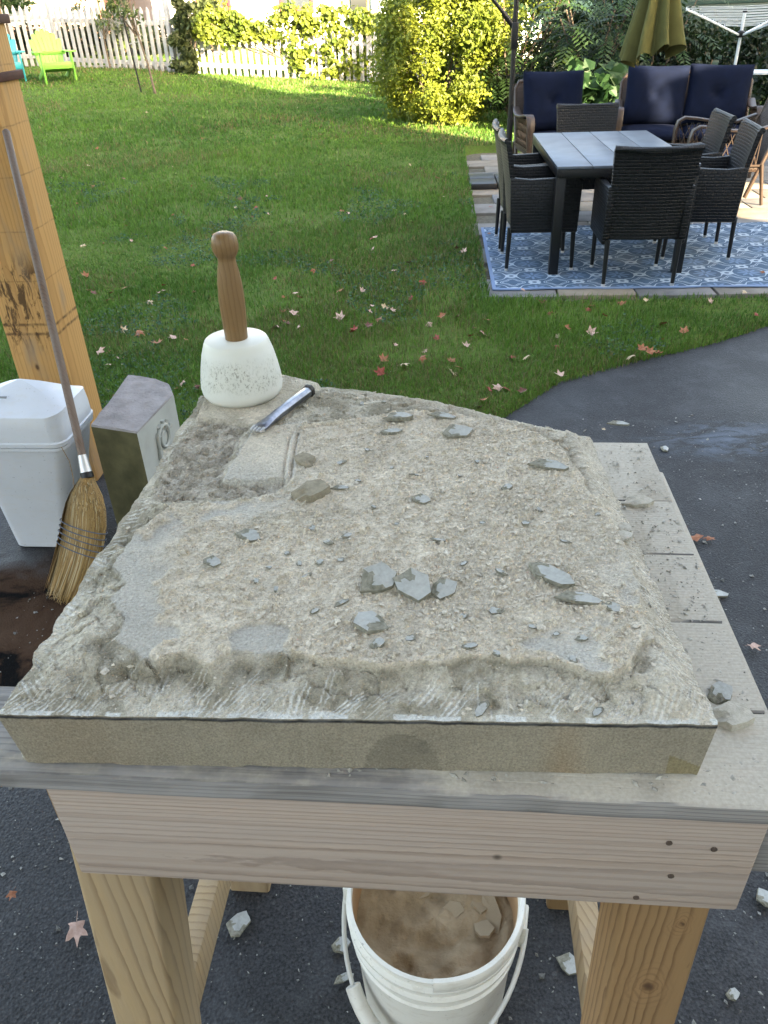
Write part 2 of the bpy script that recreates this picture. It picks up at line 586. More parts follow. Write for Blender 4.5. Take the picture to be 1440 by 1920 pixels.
# ------------------------------------------------------------------ ground
gb = MB()
gb._add([(-700, -400, -0.10), (700, -400, -0.10), (700, 900, -0.10), (-700, 900, -0.10)], [(0, 1, 2, 3)])
tag(gb.build('ground', M_far), kind='structure')

xs = np.linspace(-9, 9, 121); ys = np.linspace(-9, 5.2, 101)
GX, GY = np.meshgrid(xs, ys)
GZ = (fbm(GX, GY, 1.2, 3, 3) - 0.5) * 0.012
def gridfaces(ny, nx):
    i = np.arange(ny - 1)[:, None] * nx + np.arange(nx - 1)[None, :]
    i = i.ravel()
    return np.stack([i, i + 1, i + nx + 1, i + nx], 1)
o = npmesh('driveway', np.stack([GX.ravel(), GY.ravel(), GZ.ravel()], 1), gridfaces(101, 121), M_asph, smooth=True)
tag(o, kind='structure')

xs = np.concatenate([np.linspace(-30, -4, 40), np.linspace(-3.9, 4, 160), np.linspace(4.2, 24, 40)])
ts = np.linspace(0, 1, 130) ** 2
GX, TT = np.meshgrid(xs, ts)
GY = edge_y(GX) + (fbm(GX, GX * 0 + 3, 7, 3, 5) - 0.5) * 0.05 + TT * 46
GZ = lawn_z(GX, GY) + 0.03 * sstep(0, 0.10, GY - edge_y(GX)) + (fbm(GX, GY, 0.8, 3, 9) - .5) * 0.03 - 0.012 + 0.012 * sstep(0, 0.05, GY - edge_y(GX))
uu, vv_ = unpat(GX, GY)
inpat = sstep(-0.12, 0.05, uu) * sstep(-0.1, 0.05, vv_) * (1 - sstep(5.9, 6.1, vv_)) * (1 - sstep(6.0, 6.3, uu))
GZ = GZ * (1 - inpat) - 0.03 * inpat
o = npmesh('lawn', np.stack([GX.ravel(), GY.ravel(), GZ.ravel()], 1), gridfaces(130, len(xs)), M_lawn, smooth=True)
tag(o, kind='structure')

# ------------------------------------------------------------------ grass blades
def scatter(n, y0, y1, x0=None, x1=None):
    y = rng.uniform(y0, y1, n)
    w = 0.60 * y + 0.7
    x = rng.uniform(-1, 1, n) * w * 1.02 + 0.02 * y
    keep = y > edge_y(x) + 0.0
    u, v = unpat(x, y)
    keep &= ~((u > -0.03) & (v > -0.06) & (v < 5.95) & (u < 6.1))
    return x[keep], y[keep]
Vg, Fg, Cg = [], [], []
base = 0
def blades(n, y0, y1, w, h, lean=0.6):
    global base
    x, y = scatter(n, y0, y1)
    dens = fbm(x, y, 2.2, 3, 21)
    k = rng.random(len(x)) < 0.35 + 1.1 * sstep(0.3, 0.6, dens)
    x, y, dens = x[k], y[k], dens[k]
    e = y - edge_y(x)
    z = lawn_z(x, y) + 0.03 * sstep(0, 0.1, e) - 0.004
    n = len(x)
    a = rng.uniform(0, 2 * np.pi, n); l = rng.uniform(0.15, 1.0, n) * lean
    hh = h * rng.uniform(0.5, 1.25, n) * (0.55 + 0.8 * fbm(x, y, 1.3, 3, 33)); ww = w * rng.uniform(0.7, 1.3, n)
    b = rng.uniform(0, 2 * np.pi, n)
    px, py = np.cos(b) * ww, np.sin(b) * ww
    dx, dy = np.cos(a) * l * hh, np.sin(a) * l * hh
    V = np.empty((n, 5, 3))
    V[:, 0] = np.stack([x - px, y - py, z], 1); V[:, 1] = np.stack([x + px, y + py, z], 1)
    V[:, 2] = np.stack([x + dx * .35 + px * .8, y + dy * .35 + py * .8, z + hh * .6], 1)
    V[:, 3] = np.stack([x + dx * .35 - px * .8, y + dy * .35 - py * .8, z + hh * .6], 1)
    V[:, 4] = np.stack([x + dx, y + dy, z + hh * (1 - .3 * l)], 1)
    i = base + np.arange(n) * 5
    F = np.concatenate([np.stack([i, i + 1, i + 2], 1), np.stack([i, i + 2, i + 3], 1), np.stack([i + 3, i + 2, i + 4], 1)])
    t = rng.random(n)[:, None]; tone = fbm(x, y, 0.7, 3, 44)[:, None]
    c = (1 - tone) * np.array([0.036, 0.108, 0.018]) + tone * np.array([0.108, 0.212, 0.030])
    c = c * (0.65 + 0.75 * t)
    straw = (rng.random(n) < 0.06 + 0.34 * sstep(0.45, 0.7, fbm(x, y, 0.9, 3, 51)))[:, None]
    c = np.where(straw, np.array([0.17, 0.155, 0.065]) * (0.6 + 0.7 * t), c)
    Vg.append(V.reshape(-1, 3)); Fg.append(F); Cg.append(np.repeat(c, 5, 0)); base += n * 5
blades(120000, 3.0, 4.6, 0.0019, 0.046)
blades(130000, 4.6, 7.0, 0.0026, 0.048)
blades(120000, 7.0, 11.0, 0.0042, 0.05)
blades(110000, 11.0, 16.0, 0.0075, 0.055)
blades(80000, 16.0, 24.0, 0.011, 0.06)
o = npmesh('grass', np.concatenate(Vg), np.concatenate(Fg), M_grass, colors=np.concatenate(Cg))
tag(o, 'short green lawn grass growing between driveway, patio and picket fence', 'grass', kind='stuff')

# low round-leaved weeds in patches
def leafcloud(name, Pc, size, cols, mat, parent=None, up=0.3, kite=1.6, seed=1, fold=0.25, jitter=0.35, nrm=None, shape='kite'):
    """one small folded leaf per point: Pc (n,3), size scalar or (n,), cols (n,3); normals biased outwards by nrm and up"""
    g = np.random.default_rng(seed)
    n = len(Pc)
    sz = np.broadcast_to(np.asarray(size, float), (n,)) * g.uniform(0.65, 1.3, n)
    N = g.normal(size=(n, 3)) * jitter * 2
    N[:, 2] += up * 2
    if nrm is not None:
        N += nrm
    N /= np.linalg.norm(N, axis=1)[:, None] + 1e-9
    A = np.cross(N, g.normal(size=(n, 3))); A /= np.linalg.norm(A, axis=1)[:, None] + 1e-9
    A[:, 2] -= 0.25; A /= np.linalg.norm(A, axis=1)[:, None] + 1e-9
    B = np.cross(N, A); B /= np.linalg.norm(B, axis=1)[:, None] + 1e-9
    N = np.cross(A, B)
    s = sz[:, None]
    if shape == 'kite':
        pts = [(-1, 0, 0), (-.1, .62, fold), (1, 0, -.1), (-.1, -.62, fold)]
        fc = [(0, 2, 1), (0, 3, 2)]
    elif shape == 'vine':
        pts = [(-.7, 0, 0), (-.85, .55, .1), (-.2, 1.0, .22), (.3, .62, .1), (1.05, 0, -.2), (.3, -.62, .1), (-.2, -1.0, .22), (-.85, -.55, .1)]
        fc = [(0, 2, 1), (0, 3, 2), (0, 4, 3), (0, 5, 4), (0, 6, 5), (0, 7, 6)]
    k = len(pts)
    V = np.empty((n, k, 3))
    for j, (a, b, c) in enumerate(pts):
        V[:, j] = Pc + A * s * a * (kite / 1.6) + B * s * b + N * s * c
    i = np.arange(n) * k
    F = np.concatenate([np.stack([i + q for q in f], 1) for f in fc])
    return npmesh(name, V.reshape(-1, 3), F, mat, parent, colors=np.repeat(cols, k, 0))
x, y = scatter(60000, 3.0, 9.0)
k = fbm(x, y, 1.5, 4, 71) > 0.585
x, y = x[k], y[k]
z = lawn_z(x, y) + 0.03 + rng.uniform(0.012, 0.034, len(x))
g = rng.random((len(x), 1))
leafcloud('weed_leaves', np.stack([x, y, z], 1), 0.007 + 0.0011 * y, np.array([0.035, 0.095, 0.045]) * (0.6 + 0.9 * g), M_leaf, up=0.9, kite=1.2, seed=5)
tag(bpy.data.objects['weed_leaves'], 'patches of low round-leaved weeds growing in the lawn grass', 'weeds', kind='stuff')

# ------------------------------------------------------------------ patio pavers
patio = empty('patio', PO, PYAW)
tag(patio, kind='structure')
pb = MB(); pb.box((3.0, 2.95, -0.03), (6.1, 6.0, 0.06))
M_sand = plain('joint_sand', (0.13, 0.115, 0.085), (0.07, 0.065, 0.05), 0.95, 0.1, 30, 200, 0.003, 0.4)
pb.build('bedding', M_sand, patio)
pme = []
for q in range(4):
    b_ = MB(); b_.box((0, 0, 0), (0.49, 0.392, 0.05)); mm = b_.mesh('paver', M_paver, 0.006)
    for vtx in mm.vertices:
        vtx.co.z += random.uniform(-.001, .001)
    pme.append(mm)
PAV = [pme, ]
mats_p = [M_paver, plain('concrete_paver_buff', (0.23, 0.195, 0.155), (0.15, 0.13, 0.10), 0.85, 0.25, 6, 120, 0.003, 0.5), plain('concrete_paver_grey', (0.16, 0.158, 0.158), (0.10, 0.10, 0.10), 0.85, 0.25, 6, 120, 0.003, 0.5)]
for i, mm in enumerate(pme[1:3]):
    mm.materials[0] = mats_p[i + 1]
for r_ in range(14):
    for c_ in range(9):
        xx = 0.17 + c_ * 0.50 + (0.25 if r_ % 2 else 0)
        yy = 0.21 + r_ * 0.402
        if xx > 4.9:
            continue
        o = addobj('paver', random.choice(pme), patio)
        o.location = (xx + random.uniform(-.004, .004), yy + random.uniform(-.004, .004), random.uniform(-.002, .004))
        o.rotation_euler = (random.uniform(-.006, .006), random.uniform(-.006, .006), random.uniform(-.01, .01) + (math.pi if random.random() < .5 else 0))

# ------------------------------------------------------------------ patterned rug
def rug_mat():
    mt, nt, b = new_mat('rug_pattern', 0.8, 0.3)
    tc = nd(nt, 'ShaderNodeTexCoord'); sx = nd(nt, 'ShaderNodeSeparateXYZ')
    lk(nt, tc.outputs['Object'], sx.inputs[0])
    S = 0.29
    def cs(v, per, ph=0.0):
        return mth(nt, 'COSINE', mth(nt, 'ADD', mth(nt, 'MULTIPLY', v, 2 * math.pi / per), ph))
    a, bb = cs(sx.outputs[0], S), cs(sx.outputs[1], S)
    ab = mth(nt, 'MULTIPLY', a, bb)
    def band(v, c, w):
        return mth(nt, 'LESS_THAN', mth(nt, 'ABSOLUTE', mth(nt, 'SUBTRACT', v, c)), w)
    # ogee bands, one family pinched the other way round, and small linked rings
    a2, b2 = cs(sx.outputs[0], S / 2), cs(sx.outputs[1], S / 2)
    f1 = mth(nt, 'ADD', mth(nt, 'ADD', a, bb), mth(nt, 'MULTIPLY', mth(nt, 'MULTIPLY', a2, b2), 0.42))
    l1 = band(f1, 0.12, 0.10)
    l2 = band(mth(nt, 'ADD', mth(nt, 'SUBTRACT', a, bb), mth(nt, 'MULTIPLY', ab, 0.35)), 1.50, 0.11)
    l3 = band(mth(nt, 'ADD', mth(nt, 'SUBTRACT', bb, a), mth(nt, 'MULTIPLY', ab, 0.35)), 1.50, 0.11)
    l4 = mth(nt, 'MAXIMUM', band(f1, -1.15, 0.09), band(f1, -1.5, 0.05))
    # flower in the middle of each cell
    def frac_c(v):
        return mth(nt, 'SUBTRACT', mth(nt, 'FRACT', mth(nt, 'ADD', mth(nt, 'DIVIDE', v, S), 0.5)), 0.5)
    fx, fy = frac_c(sx.outputs[0]), frac_c(sx.outputs[1])
    r_ = mth(nt, 'SQRT', mth(nt, 'ADD', mth(nt, 'MULTIPLY', fx, fx), mth(nt, 'MULTIPLY', fy, fy)))
    th = mth(nt, 'ARCTAN2', fy, fx)
    pet = mth(nt, 'ADD', 0.165, mth(nt, 'MULTIPLY', mth(nt, 'COSINE', mth(nt, 'MULTIPLY', th, 8)), 0.105))
    fl = mth(nt, 'MULTIPLY', mth(nt, 'LESS_THAN', r_, pet), mth(nt, 'GREATER_THAN', r_, 0.045))
    v = coords(nt)
    n = noise(nt, v, 5, 4)
    c = ramp(nt, n, [(0.35, (0.028, 0.065, 0.115)), (0.65, (0.05, 0.10, 0.165))])
    c = mix(nt, mth(nt, 'MULTIPLY', fl, 0.8), c, (0.125, 0.20, 0.32))
    ln = mth(nt, 'MAXIMUM', mth(nt, 'MAXIMUM', l1, l4), mth(nt, 'MAXIMUM', l2, l3))
    c = mix(nt, mth(nt, 'MULTIPLY', ln, 0.85), c, (0.34, 0.42, 0.50))
    # pale bound edge
    ex = mth(nt, 'LESS_THAN', sx.outputs[0], 0.025)
    ey = mth(nt, 'LESS_THAN', sx.outputs[1], 0.022)
    c = mix(nt, mth(nt, 'MAXIMUM', ex, ey), c, (0.13, 0.20, 0.33))
    c = mix(nt, mth(nt, 'MULTIPLY', ramp(nt, noise(nt, v, 2.3, 5), [(0.5, 0.0), (0.75, 1.0)]), 0.35), c, (0.22, 0.22, 0.20))
    lk(nt, c, b.inputs['Base Color'])
    wv = nd(nt, 'ShaderNodeTexWave'); wv.inputs['Scale'].default_value = 120; wv.inputs['Distortion'].default_value = 1
    lk(nt, v, wv.inputs['Vector'])
    bump(nt, b, wv.outputs[1], 0.35, 0.002)
    return mt
nx, ny = 120, 70
rx, ry = np.meshgrid(np.linspace(0, 2.95, nx), np.linspace(0, 1.70, ny))
wob = (fbm(rx, ry, 3, 3, 12) - .5) * 0.014
rz_ = 0.008 + np.maximum(0, wob)
edge_w = (fbm(rx, rx * 0 + 2, 5, 2, 14) - .5) * 0.03
ryy = ry + edge_w * (1 - np.minimum(1, ry / 0.3))
V = np.stack([rx.ravel(), ryy.ravel(), rz_.ravel()], 1)
F = gridfaces(ny, nx)
V2 = V.copy(); V2[:, 2] -= 0.007
bl = np.concatenate([np.arange(nx), np.arange(1, ny) * nx + nx - 1, (ny - 1) * nx + np.arange(nx - 2, -1, -1), np.arange(ny - 2, 0, -1) * nx])
sk = np.stack([bl + nx * ny, np.roll(bl, -1) + nx * ny, np.roll(bl, -1), bl], 1)
rug = npmesh('outdoor_rug', np.concatenate([V, V2]), np.concatenate([F, F[:, ::-1] + nx * ny, sk]), rug_mat(), smooth=True, sharp=40)
rug.location = pat(0.0, 0.14, 0.027); rug.rotation_euler = (0, 0, PYAW)
tag(rug, 'blue patterned outdoor rug with pale trellis lines under the dining set', 'rug')

# ------------------------------------------------------------------ workbench
BYAW = R(-5.6)
BO = Vector((-0.018, 0.431, 0))
ZB = 1.05
def ben(u, v, z=0.0):
    return (BO.x + u * math.cos(BYAW) - v * math.sin(BYAW), BO.y + u * math.sin(BYAW) + v * math.cos(BYAW), z)
def dusty(nt, c):
    """stone dust caught on the upward face, thinner towards the front arris"""
    v = coords(nt)
    ge = nd(nt, 'ShaderNodeNewGeometry'); sx = nd(nt, 'ShaderNodeSeparateXYZ')
    lk(nt, ge.outputs['Normal'], sx.inputs[0])
    up = ramp(nt, sx.outputs[2], [(0.7, 0.0), (0.95, 1.0)])
    vv = coords(nt, (4, 30, 1))
    n = mth(nt, 'ADD', mth(nt, 'MULTIPLY', noise(nt, vv, 1.6, 4, 0.6), 0.6), mth(nt, 'MULTIPLY', noise(nt, v, 40, 3), 0.4))
    tc = nd(nt, 'ShaderNodeTexCoord'); s2 = nd(nt, 'ShaderNodeSeparateXYZ')
    lk(nt, tc.outputs['Object'], s2.inputs[0])
    gx = ramp(nt, mth(nt, 'ADD', s2.outputs[0], mth(nt, 'MULTIPLY', s2.outputs[1], 1.5)), [(0.0, 0.0), (0.30, 1.0)])
    lo = mth(nt, 'MULTIPLY', gx, 0.38)
    d = mth(nt, 'MULTIPLY', up, ramp(nt, mth(nt, 'ADD', n, lo), [(0.46, 0.0), (0.64, 0.95)]))
    dc = ramp(nt, noise(nt, v, 260, 3), [(0.3, (0.37, 0.335, 0.28)), (0.7, (0.47, 0.43, 0.365))])
    return mix(nt, d, c, dc)
M_bench = wood('bench_board', (0.30, 0.275, 0.255), (0.12, 0.11, 0.105), ring=420, tilt=(0, 0.004, 0.012), loc=(0, 0.01, -1.0), grey=(0.30, 0.305, 0.32), greyamt=0.6, dist=1.0, stain=dusty, lines=0.5)
def knots(nt, c):
    v = coords(nt, (1, 1.0, 1))
    vo = nd(nt, 'ShaderNodeTexVoronoi'); vo.inputs['Scale'].default_value = 9.0
    lk(nt, v, vo.inputs['Vector'])
    k = ramp(nt, vo.outputs['Distance'], [(0.025, 1.0), (0.055, 0.0)])
    return mix(nt, mth(nt, 'MULTIPLY', k, 0.8), c, (0.06, 0.045, 0.035))
M_apron = wood('apron_board', (0.48, 0.375, 0.305), (0.235, 0.165, 0.125), ring=520, tilt=(0, 0.012, 0.02), loc=(0.0, -0.085, -0.925), grey=(0.37, 0.335, 0.32), greyamt=0.5, dist=1.6, stain=knots, lines=0.28)
M_leg = wood('leg_timber', (0.44, 0.31, 0.17), (0.22, 0.135, 0.065), ring=150, tilt=(0.04, 0.03, 0), loc=(0.36, 0.0, 0), axis='Z', dist=2.0, grey=(0.34, 0.28, 0.22), greyamt=0.5)
def leg_knot(nt, c):
    tc = nd(nt, 'ShaderNodeTexCoord'); sx = nd(nt, 'ShaderNodeSeparateXYZ'); lk(nt, tc.outputs['Object'], sx.inputs[0])
    wob = mth(nt, 'MULTIPLY', mth(nt, 'SUBTRACT', noise(nt, coords(nt), 26, 3), 0.5), 0.034)
    for kx, kz, sc in ((0.302, 0.655, 1.0), (0.318, 0.79, 0.55)):
        dx = mth(nt, 'ADD', mth(nt, 'SUBTRACT', sx.outputs[0], kx), wob); dz = mth(nt, 'MULTIPLY', mth(nt, 'SUBTRACT', sx.outputs[2], kz), 0.55)
        d = mth(nt, 'SQRT', mth(nt, 'ADD', mth(nt, 'MULTIPLY', dx, dx), mth(nt, 'MULTIPLY', dz, dz)))
        rr = mth(nt, 'MULTIPLY', ramp(nt, mth(nt, 'SINE', mth(nt, 'MULTIPLY', d, 900 / sc)), [(0.2, 0.0), (0.9, 1.0)]), ramp(nt, d, [(0.010 * sc, 0.45), (0.034 * sc, 0.0)]))
        c = mix(nt, ramp(nt, d, [(0.010 * sc, 0.6), (0.030 * sc, 0.0)]), c, (0.285, 0.165, 0.078))
        c = mix(nt, rr, c, (0.12, 0.06, 0.028))
        c = mix(nt, ramp(nt, d, [(0.003 * sc, 1.0), (0.0065 * sc, 0.0)]), c, (0.07, 0.035, 0.018))
    return c
M_leg2 = wood('leg_timber_dark', (0.31, 0.185, 0.088), (0.12, 0.06, 0.028), ring=210, tilt=(0.03, -0.05, 0), loc=(-0.33, -0.02, 0), axis='Z', dist=2.6, stain=leg_knot)
bench = empty('workbench', BO, BYAW, 'weathered wooden workbench carrying the big grey stone slab', 'workbench')
def part_box(name, x0, x1, y0, y1, z0, z1, mat, parent, bev=0.004, rot=None):
    b_ = MB(); b_.box(((x0 + x1) / 2, (y0 + y1) / 2, (z0 + z1) / 2), (x1 - x0, y1 - y0, z1 - z0))
    return b_.build(name, mat, parent, bev)
def grid_board(name, x0, x1, y0, y1, z0, z1, mat, parent, amp=0.0015, seed=1):
    """a plank with worn, slightly wavy arrises"""
    n = 60
    rings = []
    for i in range(n + 1):
        x = x0 + (x1 - x0) * i / n
        def w(k):
            return (float(fbm(np.array([x * 1.0]), np.array([k * 3.7 + seed]), 14, 3, seed)[0]) - .5) * 2 * amp
        r = 0.0018
        q = [(y0 + w(1), z0 + r), (y0 + w(1) + w(5) * .4, z1 - r), (y0 + r + w(2) * 2, z1 + w(2) * .5), (y1 - r, z1 + w(3) * .3), (y1, z1 - r), (y1, z0 + r), (y1 - r, z0), (y0 + r, z0)]
        rings.append([(x, a, b) for a, b in q])
    b_ = MB(); b_.loft(rings)
    return b_.build(name, mat, parent, 0, smooth=40)
grid_board('board', -0.425, 0.415, 0.0, 0.106, ZB - 0.022, ZB, M_bench, bench, 0.0022, 3)
for k, (a, b2) in enumerate(((0.1075, 0.2343), (0.2360, 0.3592), (0.3608, 0.4822), (0.4838, 0.651))):
    grid_board('board', -0.292 + 0.004 * (k % 2), 0.361 + (0.002, -0.001, 0.0, 0.002)[k], a, b2, ZB - 0.022, ZB - 0.0006 * k, M_bench, bench, 0.001, 9 + k)
part_box('apron', -0.308, 0.342, 0.006, 0.044, 0.886, ZB - 0.0225, M_apron, bench, 0.003)
part_box('side_rail', -0.346, -0.3085, 0.05, 0.60, 0.905, ZB - 0.0225, M_leg2, bench, 0.003)
part_box('side_rail', 0.3425, 0.380, 0.03, 0.60, 0.912, ZB - 0.0225, M_bench, bench, 0.004)
part_box('back_rail', -0.30, 0.335, 0.60, 0.638, 0.886, ZB - 0.0225, M_apron, bench, 0.003)
def leg(name, x_top, x_bot, yc, mat):
    b_ = MB()
    n = 10
    rings = []
    for i in range(n + 1):
        t = i / n
        z = 0.0 + (ZB - 0.0226) * t
        x = x_bot + (x_top - x_bot) * t
        rings.append([(x + p[0], yc + p[1], z) for p in rrect(0.089, 0.089, 0.007, 3)])
    b_.loft(rings)
    return b_.build(name, mat, bench, 0, smooth=40)
leg('leg', -0.283 + .0, -0.388, 0.0895, M_leg)
leg('leg', 0.292, 0.321, 0.0895, M_leg2)
leg('leg', -0.27, -0.36, 0.555, M_leg)
leg('leg', 0.285, 0.33, 0.555, M_leg2)
for sx_ in (-0.362, 0.314):
    b_ = MB(); b_.box((sx_ + (0.0 if sx_ < 0 else 0.0), 0.322, 0.255), (0.038, 0.376, 0.085)); b_.build('stretcher', M_leg, bench, 0.003)

M_screw = plain('rusty_screw', (0.12, 0.085, 0.065), (0.05, 0.035, 0.028), 0.6, 0.4, 200)
for (x_, z_) in ((.262, .988), (.302, .982), (.272, .938), (.246, .900)):
    b_ = MB(); b_.tube([(x_, .0075, z_), (x_, 0.0050, z_)], .0030, 10, up=(0, 0, 1)); b_.build('screw', M_screw, bench, 0, 40)
# ------------------------------------------------------------------ stone slab
ST = 1.1135                                 # height of its dressed edge
FLc, FRc = [(-0.3435, 0.4812), (0.2699, 0.4407)]
backc = [(-0.2830, 1.1225), (-0.2231, 1.1579), (-0.1577, 1.1775), (-0.1287, 1.1621), (-0.0183, 1.1234), (0.0716, 1.0842), (0.1327, 1.0454), (0.1823, 1.0058), (0.2379, 0.9744), (0.2880, 0.9478)]
FLc = (FLc[0], FLc[1] - .006); FRc = (FRc[0], FRc[1] - .006)
NS, NT = 460, 470
s = np.linspace(0, 1, NS + 1); t = np.linspace(0, 1, NT + 1)
bk = np.array(backc)
bl_ = np.concatenate([[0], np.cumsum(np.hypot(*np.diff(bk, axis=0).T))]); bl_ /= bl_[-1]
Bx, By = np.interp(s, bl_, bk[:, 0]), np.interp(s, bl_, bk[:, 1])
Fx, Fy = FLc[0] + (FRc[0] - FLc[0]) * s, FLc[1] + (FRc[1] - FLc[1]) * s
S_, T_ = np.meshgrid(s, t)
X = Fx[None, :] * (1 - T_) + Bx[None, :] * T_
Y = Fy[None, :] * (1 - T_) + By[None, :] * T_
W_ = 0.60
LL, LRt = 0.645, 0.505                      # lengths of the left and right sides
dL = S_ * W_; dR = (1 - S_) * W_; dF = T_ * (LL * (1 - S_) + LRt * S_); dB = (1 - T_) * (LL * (1 - S_) + LRt * S_)
along = dF
# ragged left, right and back arrises, straight sawn front
wl = (fbm(Y, Y * 0 + 1, 45, 4, 2) - .5) * 0.012 * np.exp(-dL / 0.012)
wr = (fbm(Y, Y * 0 + 5, 45, 4, 6) - .5) * 0.007 * np.exp(-dR / 0.012)
wb = (fbm(X, X * 0 + 9, 40, 4, 8) - .5) * 0.014 * np.exp(-dB / 0.014)
X = X + wl + wr; Y = Y + wb
wf = (fbm(X, X * 0 + 12, 70, 3, 16) - .5) * 0.0022 * np.exp(-dF / 0.004)
Y = Y + wf
plateau = [(-0.2493, 0.7827), (-0.2862, 0.7261), (-0.2959, 0.6623), (-0.2713, 0.6337), (-0.2771, 0.6084), (-0.2567, 0.5775), (-0.2568, 0.5525), (-0.2304, 0.5274), (-0.2093, 0.5167), (-0.1899, 0.5295), (-0.1620, 0.5103), (-0.1428, 0.5285), (-0.1221, 0.5205), (-0.0978, 0.5220), (-0.0580, 0.5076), (-0.0148, 0.5001), (0.0473, 0.5016), (0.0742, 0.5069), (0.1281, 0.4994), (0.1727, 0.4867), (0.1932, 0.4754), (0.2108, 0.4886), (0.2431, 0.5404), (0.2529, 0.6075), (0.2569, 0.7018), (0.2484, 0.7809), (0.2392, 0.8802), (0.2068, 0.9319), (0.1402, 0.9808), (0.0671, 1.0159), (-0.0105, 1.0015), (-0.0714, 0.9895), (-0.1224, 0.9804), (-0.1223, 0.9148), (-0.1208, 0.8382), (-0.1542, 0.7905)]
sunk = [(-0.2655, 1.0277), (-0.2284, 1.0160), (-0.1882, 0.9926), (-0.1986, 0.9155), (-0.2024, 0.8464), (-0.1605, 0.8370), (-0.1217, 0.8407), (-0.1216, 0.8078), (-0.1559, 0.7979), (-0.2082, 0.7991), (-0.2528, 0.7937), (-0.2817, 0.8065), (-0.2889, 0.8685), (-0.2827, 0.9397)]
strip = [(-0.1781, 0.9772), (-0.1128, 0.9918), (-0.1134, 0.9178), (-0.1131, 0.8397), (-0.1594, 0.8326), (-0.1997, 0.8380), (-0.1909, 0.9060)]
shelf = [(-0.2695, 1.0280), (-0.2714, 1.1310), (-0.1569, 1.1727), (-0.0943, 1.1357), (-0.1228, 1.0606), (-0.1306, 1.0081), (-0.1804, 0.9920)]
n1 = (fbm(X, Y, 28, 4, 30) - .5); n2 = (fbm(X, Y, 110, 3, 40) - .5); n3 = (fbm(X, Y, 420, 2, 50) - .5)
P_sd = sdist(X, Y, plateau) + n1 * 0.016 + n2 * 0.004
K_sd = sdist(X, Y, sunk) + n1 * 0.012
T_sd = sdist(X, Y, strip) + n2 * 0.003
H_sd = sdist(X, Y, shelf) + n1 * 0.006
dE = np.minimum(np.minimum(dL, dR), np.minimum(dF, dB))
mz = 0.0155 * sstep(0, 0.06, dE)
mz = np.where((dF < 0.10), 0.0160 * sstep(0, 0.068, np.minimum(dF, np.minimum(dL, dR) * 1.2)), mz)
fac1 = facets(X + n1 * .004, Y, 0.019, 11, 0.22); fac2 = facets(X, Y + n1 * .003, 0.0085, 17, 0.24)
rough = n1 * 0.006 + fac1 + fac2 * .8 + n2 * 0.002 + n3 * 0.0012
# claw chisel drafts: runs of short parallel grooves, run by run at their own angle
def runs(coord, depth, cell, period, seed):
    ci = np.floor(coord / cell + 0.7 * (fbm(coord, depth, 30, 2, seed) - .5))
    ang = (_h(ci, ci * 0 + seed, seed) - .5) * 1.8
    on = sstep(0.26, 0.42, fbm(coord, depth, 34, 2, seed + 3) * 0.7 + _h(ci, ci * 0 + 7, seed + 1) * 0.3)
    ph = (coord + depth * ang + n1 * 0.006) / period
    tri = np.abs((ph % 1.0) - .5) * 2
    sid = np.floor(ph)
    r1, r2, r3 = _h(sid, ci, seed + 20), _h(sid, ci, seed + 21), _h(sid, ci, seed + 22)
    d0 = r1 ** 1.6 * 0.022; d1 = d0 + 0.006 + 0.026 * r2
    seg = sstep(d0 - .0015, d0 + .0015, depth) * (1 - sstep(d1 - .004, d1 + .001, depth)) * (r3 > 0.22)
    wob = 0.45 + 0.55 * vnoise(ph * 3.0, depth * 160, seed + 9)
    return sstep(0.40, 0.75, tri) * on * wob * seg
g_f = runs(X - 0.75 * dF, dF, 0.05, 0.0060, 60) * np.exp(-(dF / 0.038) ** 2) * (dF < 0.075)
g_l = runs(Y + 0.35 * dL, dL, 0.055, 0.0075, 61) * np.exp(-(dL / 0.035) ** 2)
g_r = runs(Y - 0.9 * dR, dR, 0.06, 0.0070, 62) * np.exp(-(dR / 0.035) ** 2)
g_b = runs(X, dB, 0.05, 0.0075, 63) * np.exp(-(dB / 0.028) ** 2) * (X < 0.02)
corner = sstep(0.16, 0.05, np.hypot(X - FLc[0], Y - FLc[1]))
g_c = runs(X * .5 + Y * .9, X, 0.045, 0.0085, 64) * corner
g_c2 = runs(X * .75 + Y * .66, X - Y, 0.07, 0.0072, 65) * sstep(0.13, 0.04, np.hypot(X - FRc[0] + .01, Y - FRc[1] - .02))
gro = np.maximum.reduce([g_f, g_l, g_r * .8, g_b, g_c, g_c2 * .8])
rb = np.clip(sstep(.07, .03, dR) + sstep(.07, .03, dB) * (X > -.02), 0, 1)
mz = np.maximum(mz, rb * 0.0165 * sstep(0, 0.034, dE))
z_m = ST + mz + rough * (1 - .45 * rb) * sstep(0.0, 0.02, dE) - gro * 0.0011
pl = sstep(-0.0012, 0.0018, P_sd)
scar = sstep(.42, .62, fbm(X, Y, 26, 3, 97)) * np.exp(-((P_sd + .012) / 0.012) ** 2) * np.clip(sstep(.13, .09, dF) + sstep(.12, .09, dL) * sstep(.4, .3, dF), 0, 1)
z_m = z_m - scar * 0.0048
gran = (fbm(X, Y, 170, 3, 90) - .5)
grn = np.maximum(0, fbm(X, Y, 230, 2, 91) - 0.62) * 0.016
frontish = sstep(0.30, 0.05, dF)
z_p = ST + 0.0185 + n1 * 0.003 * (1 - .3 * frontish) + gran * 0.0026 + grn
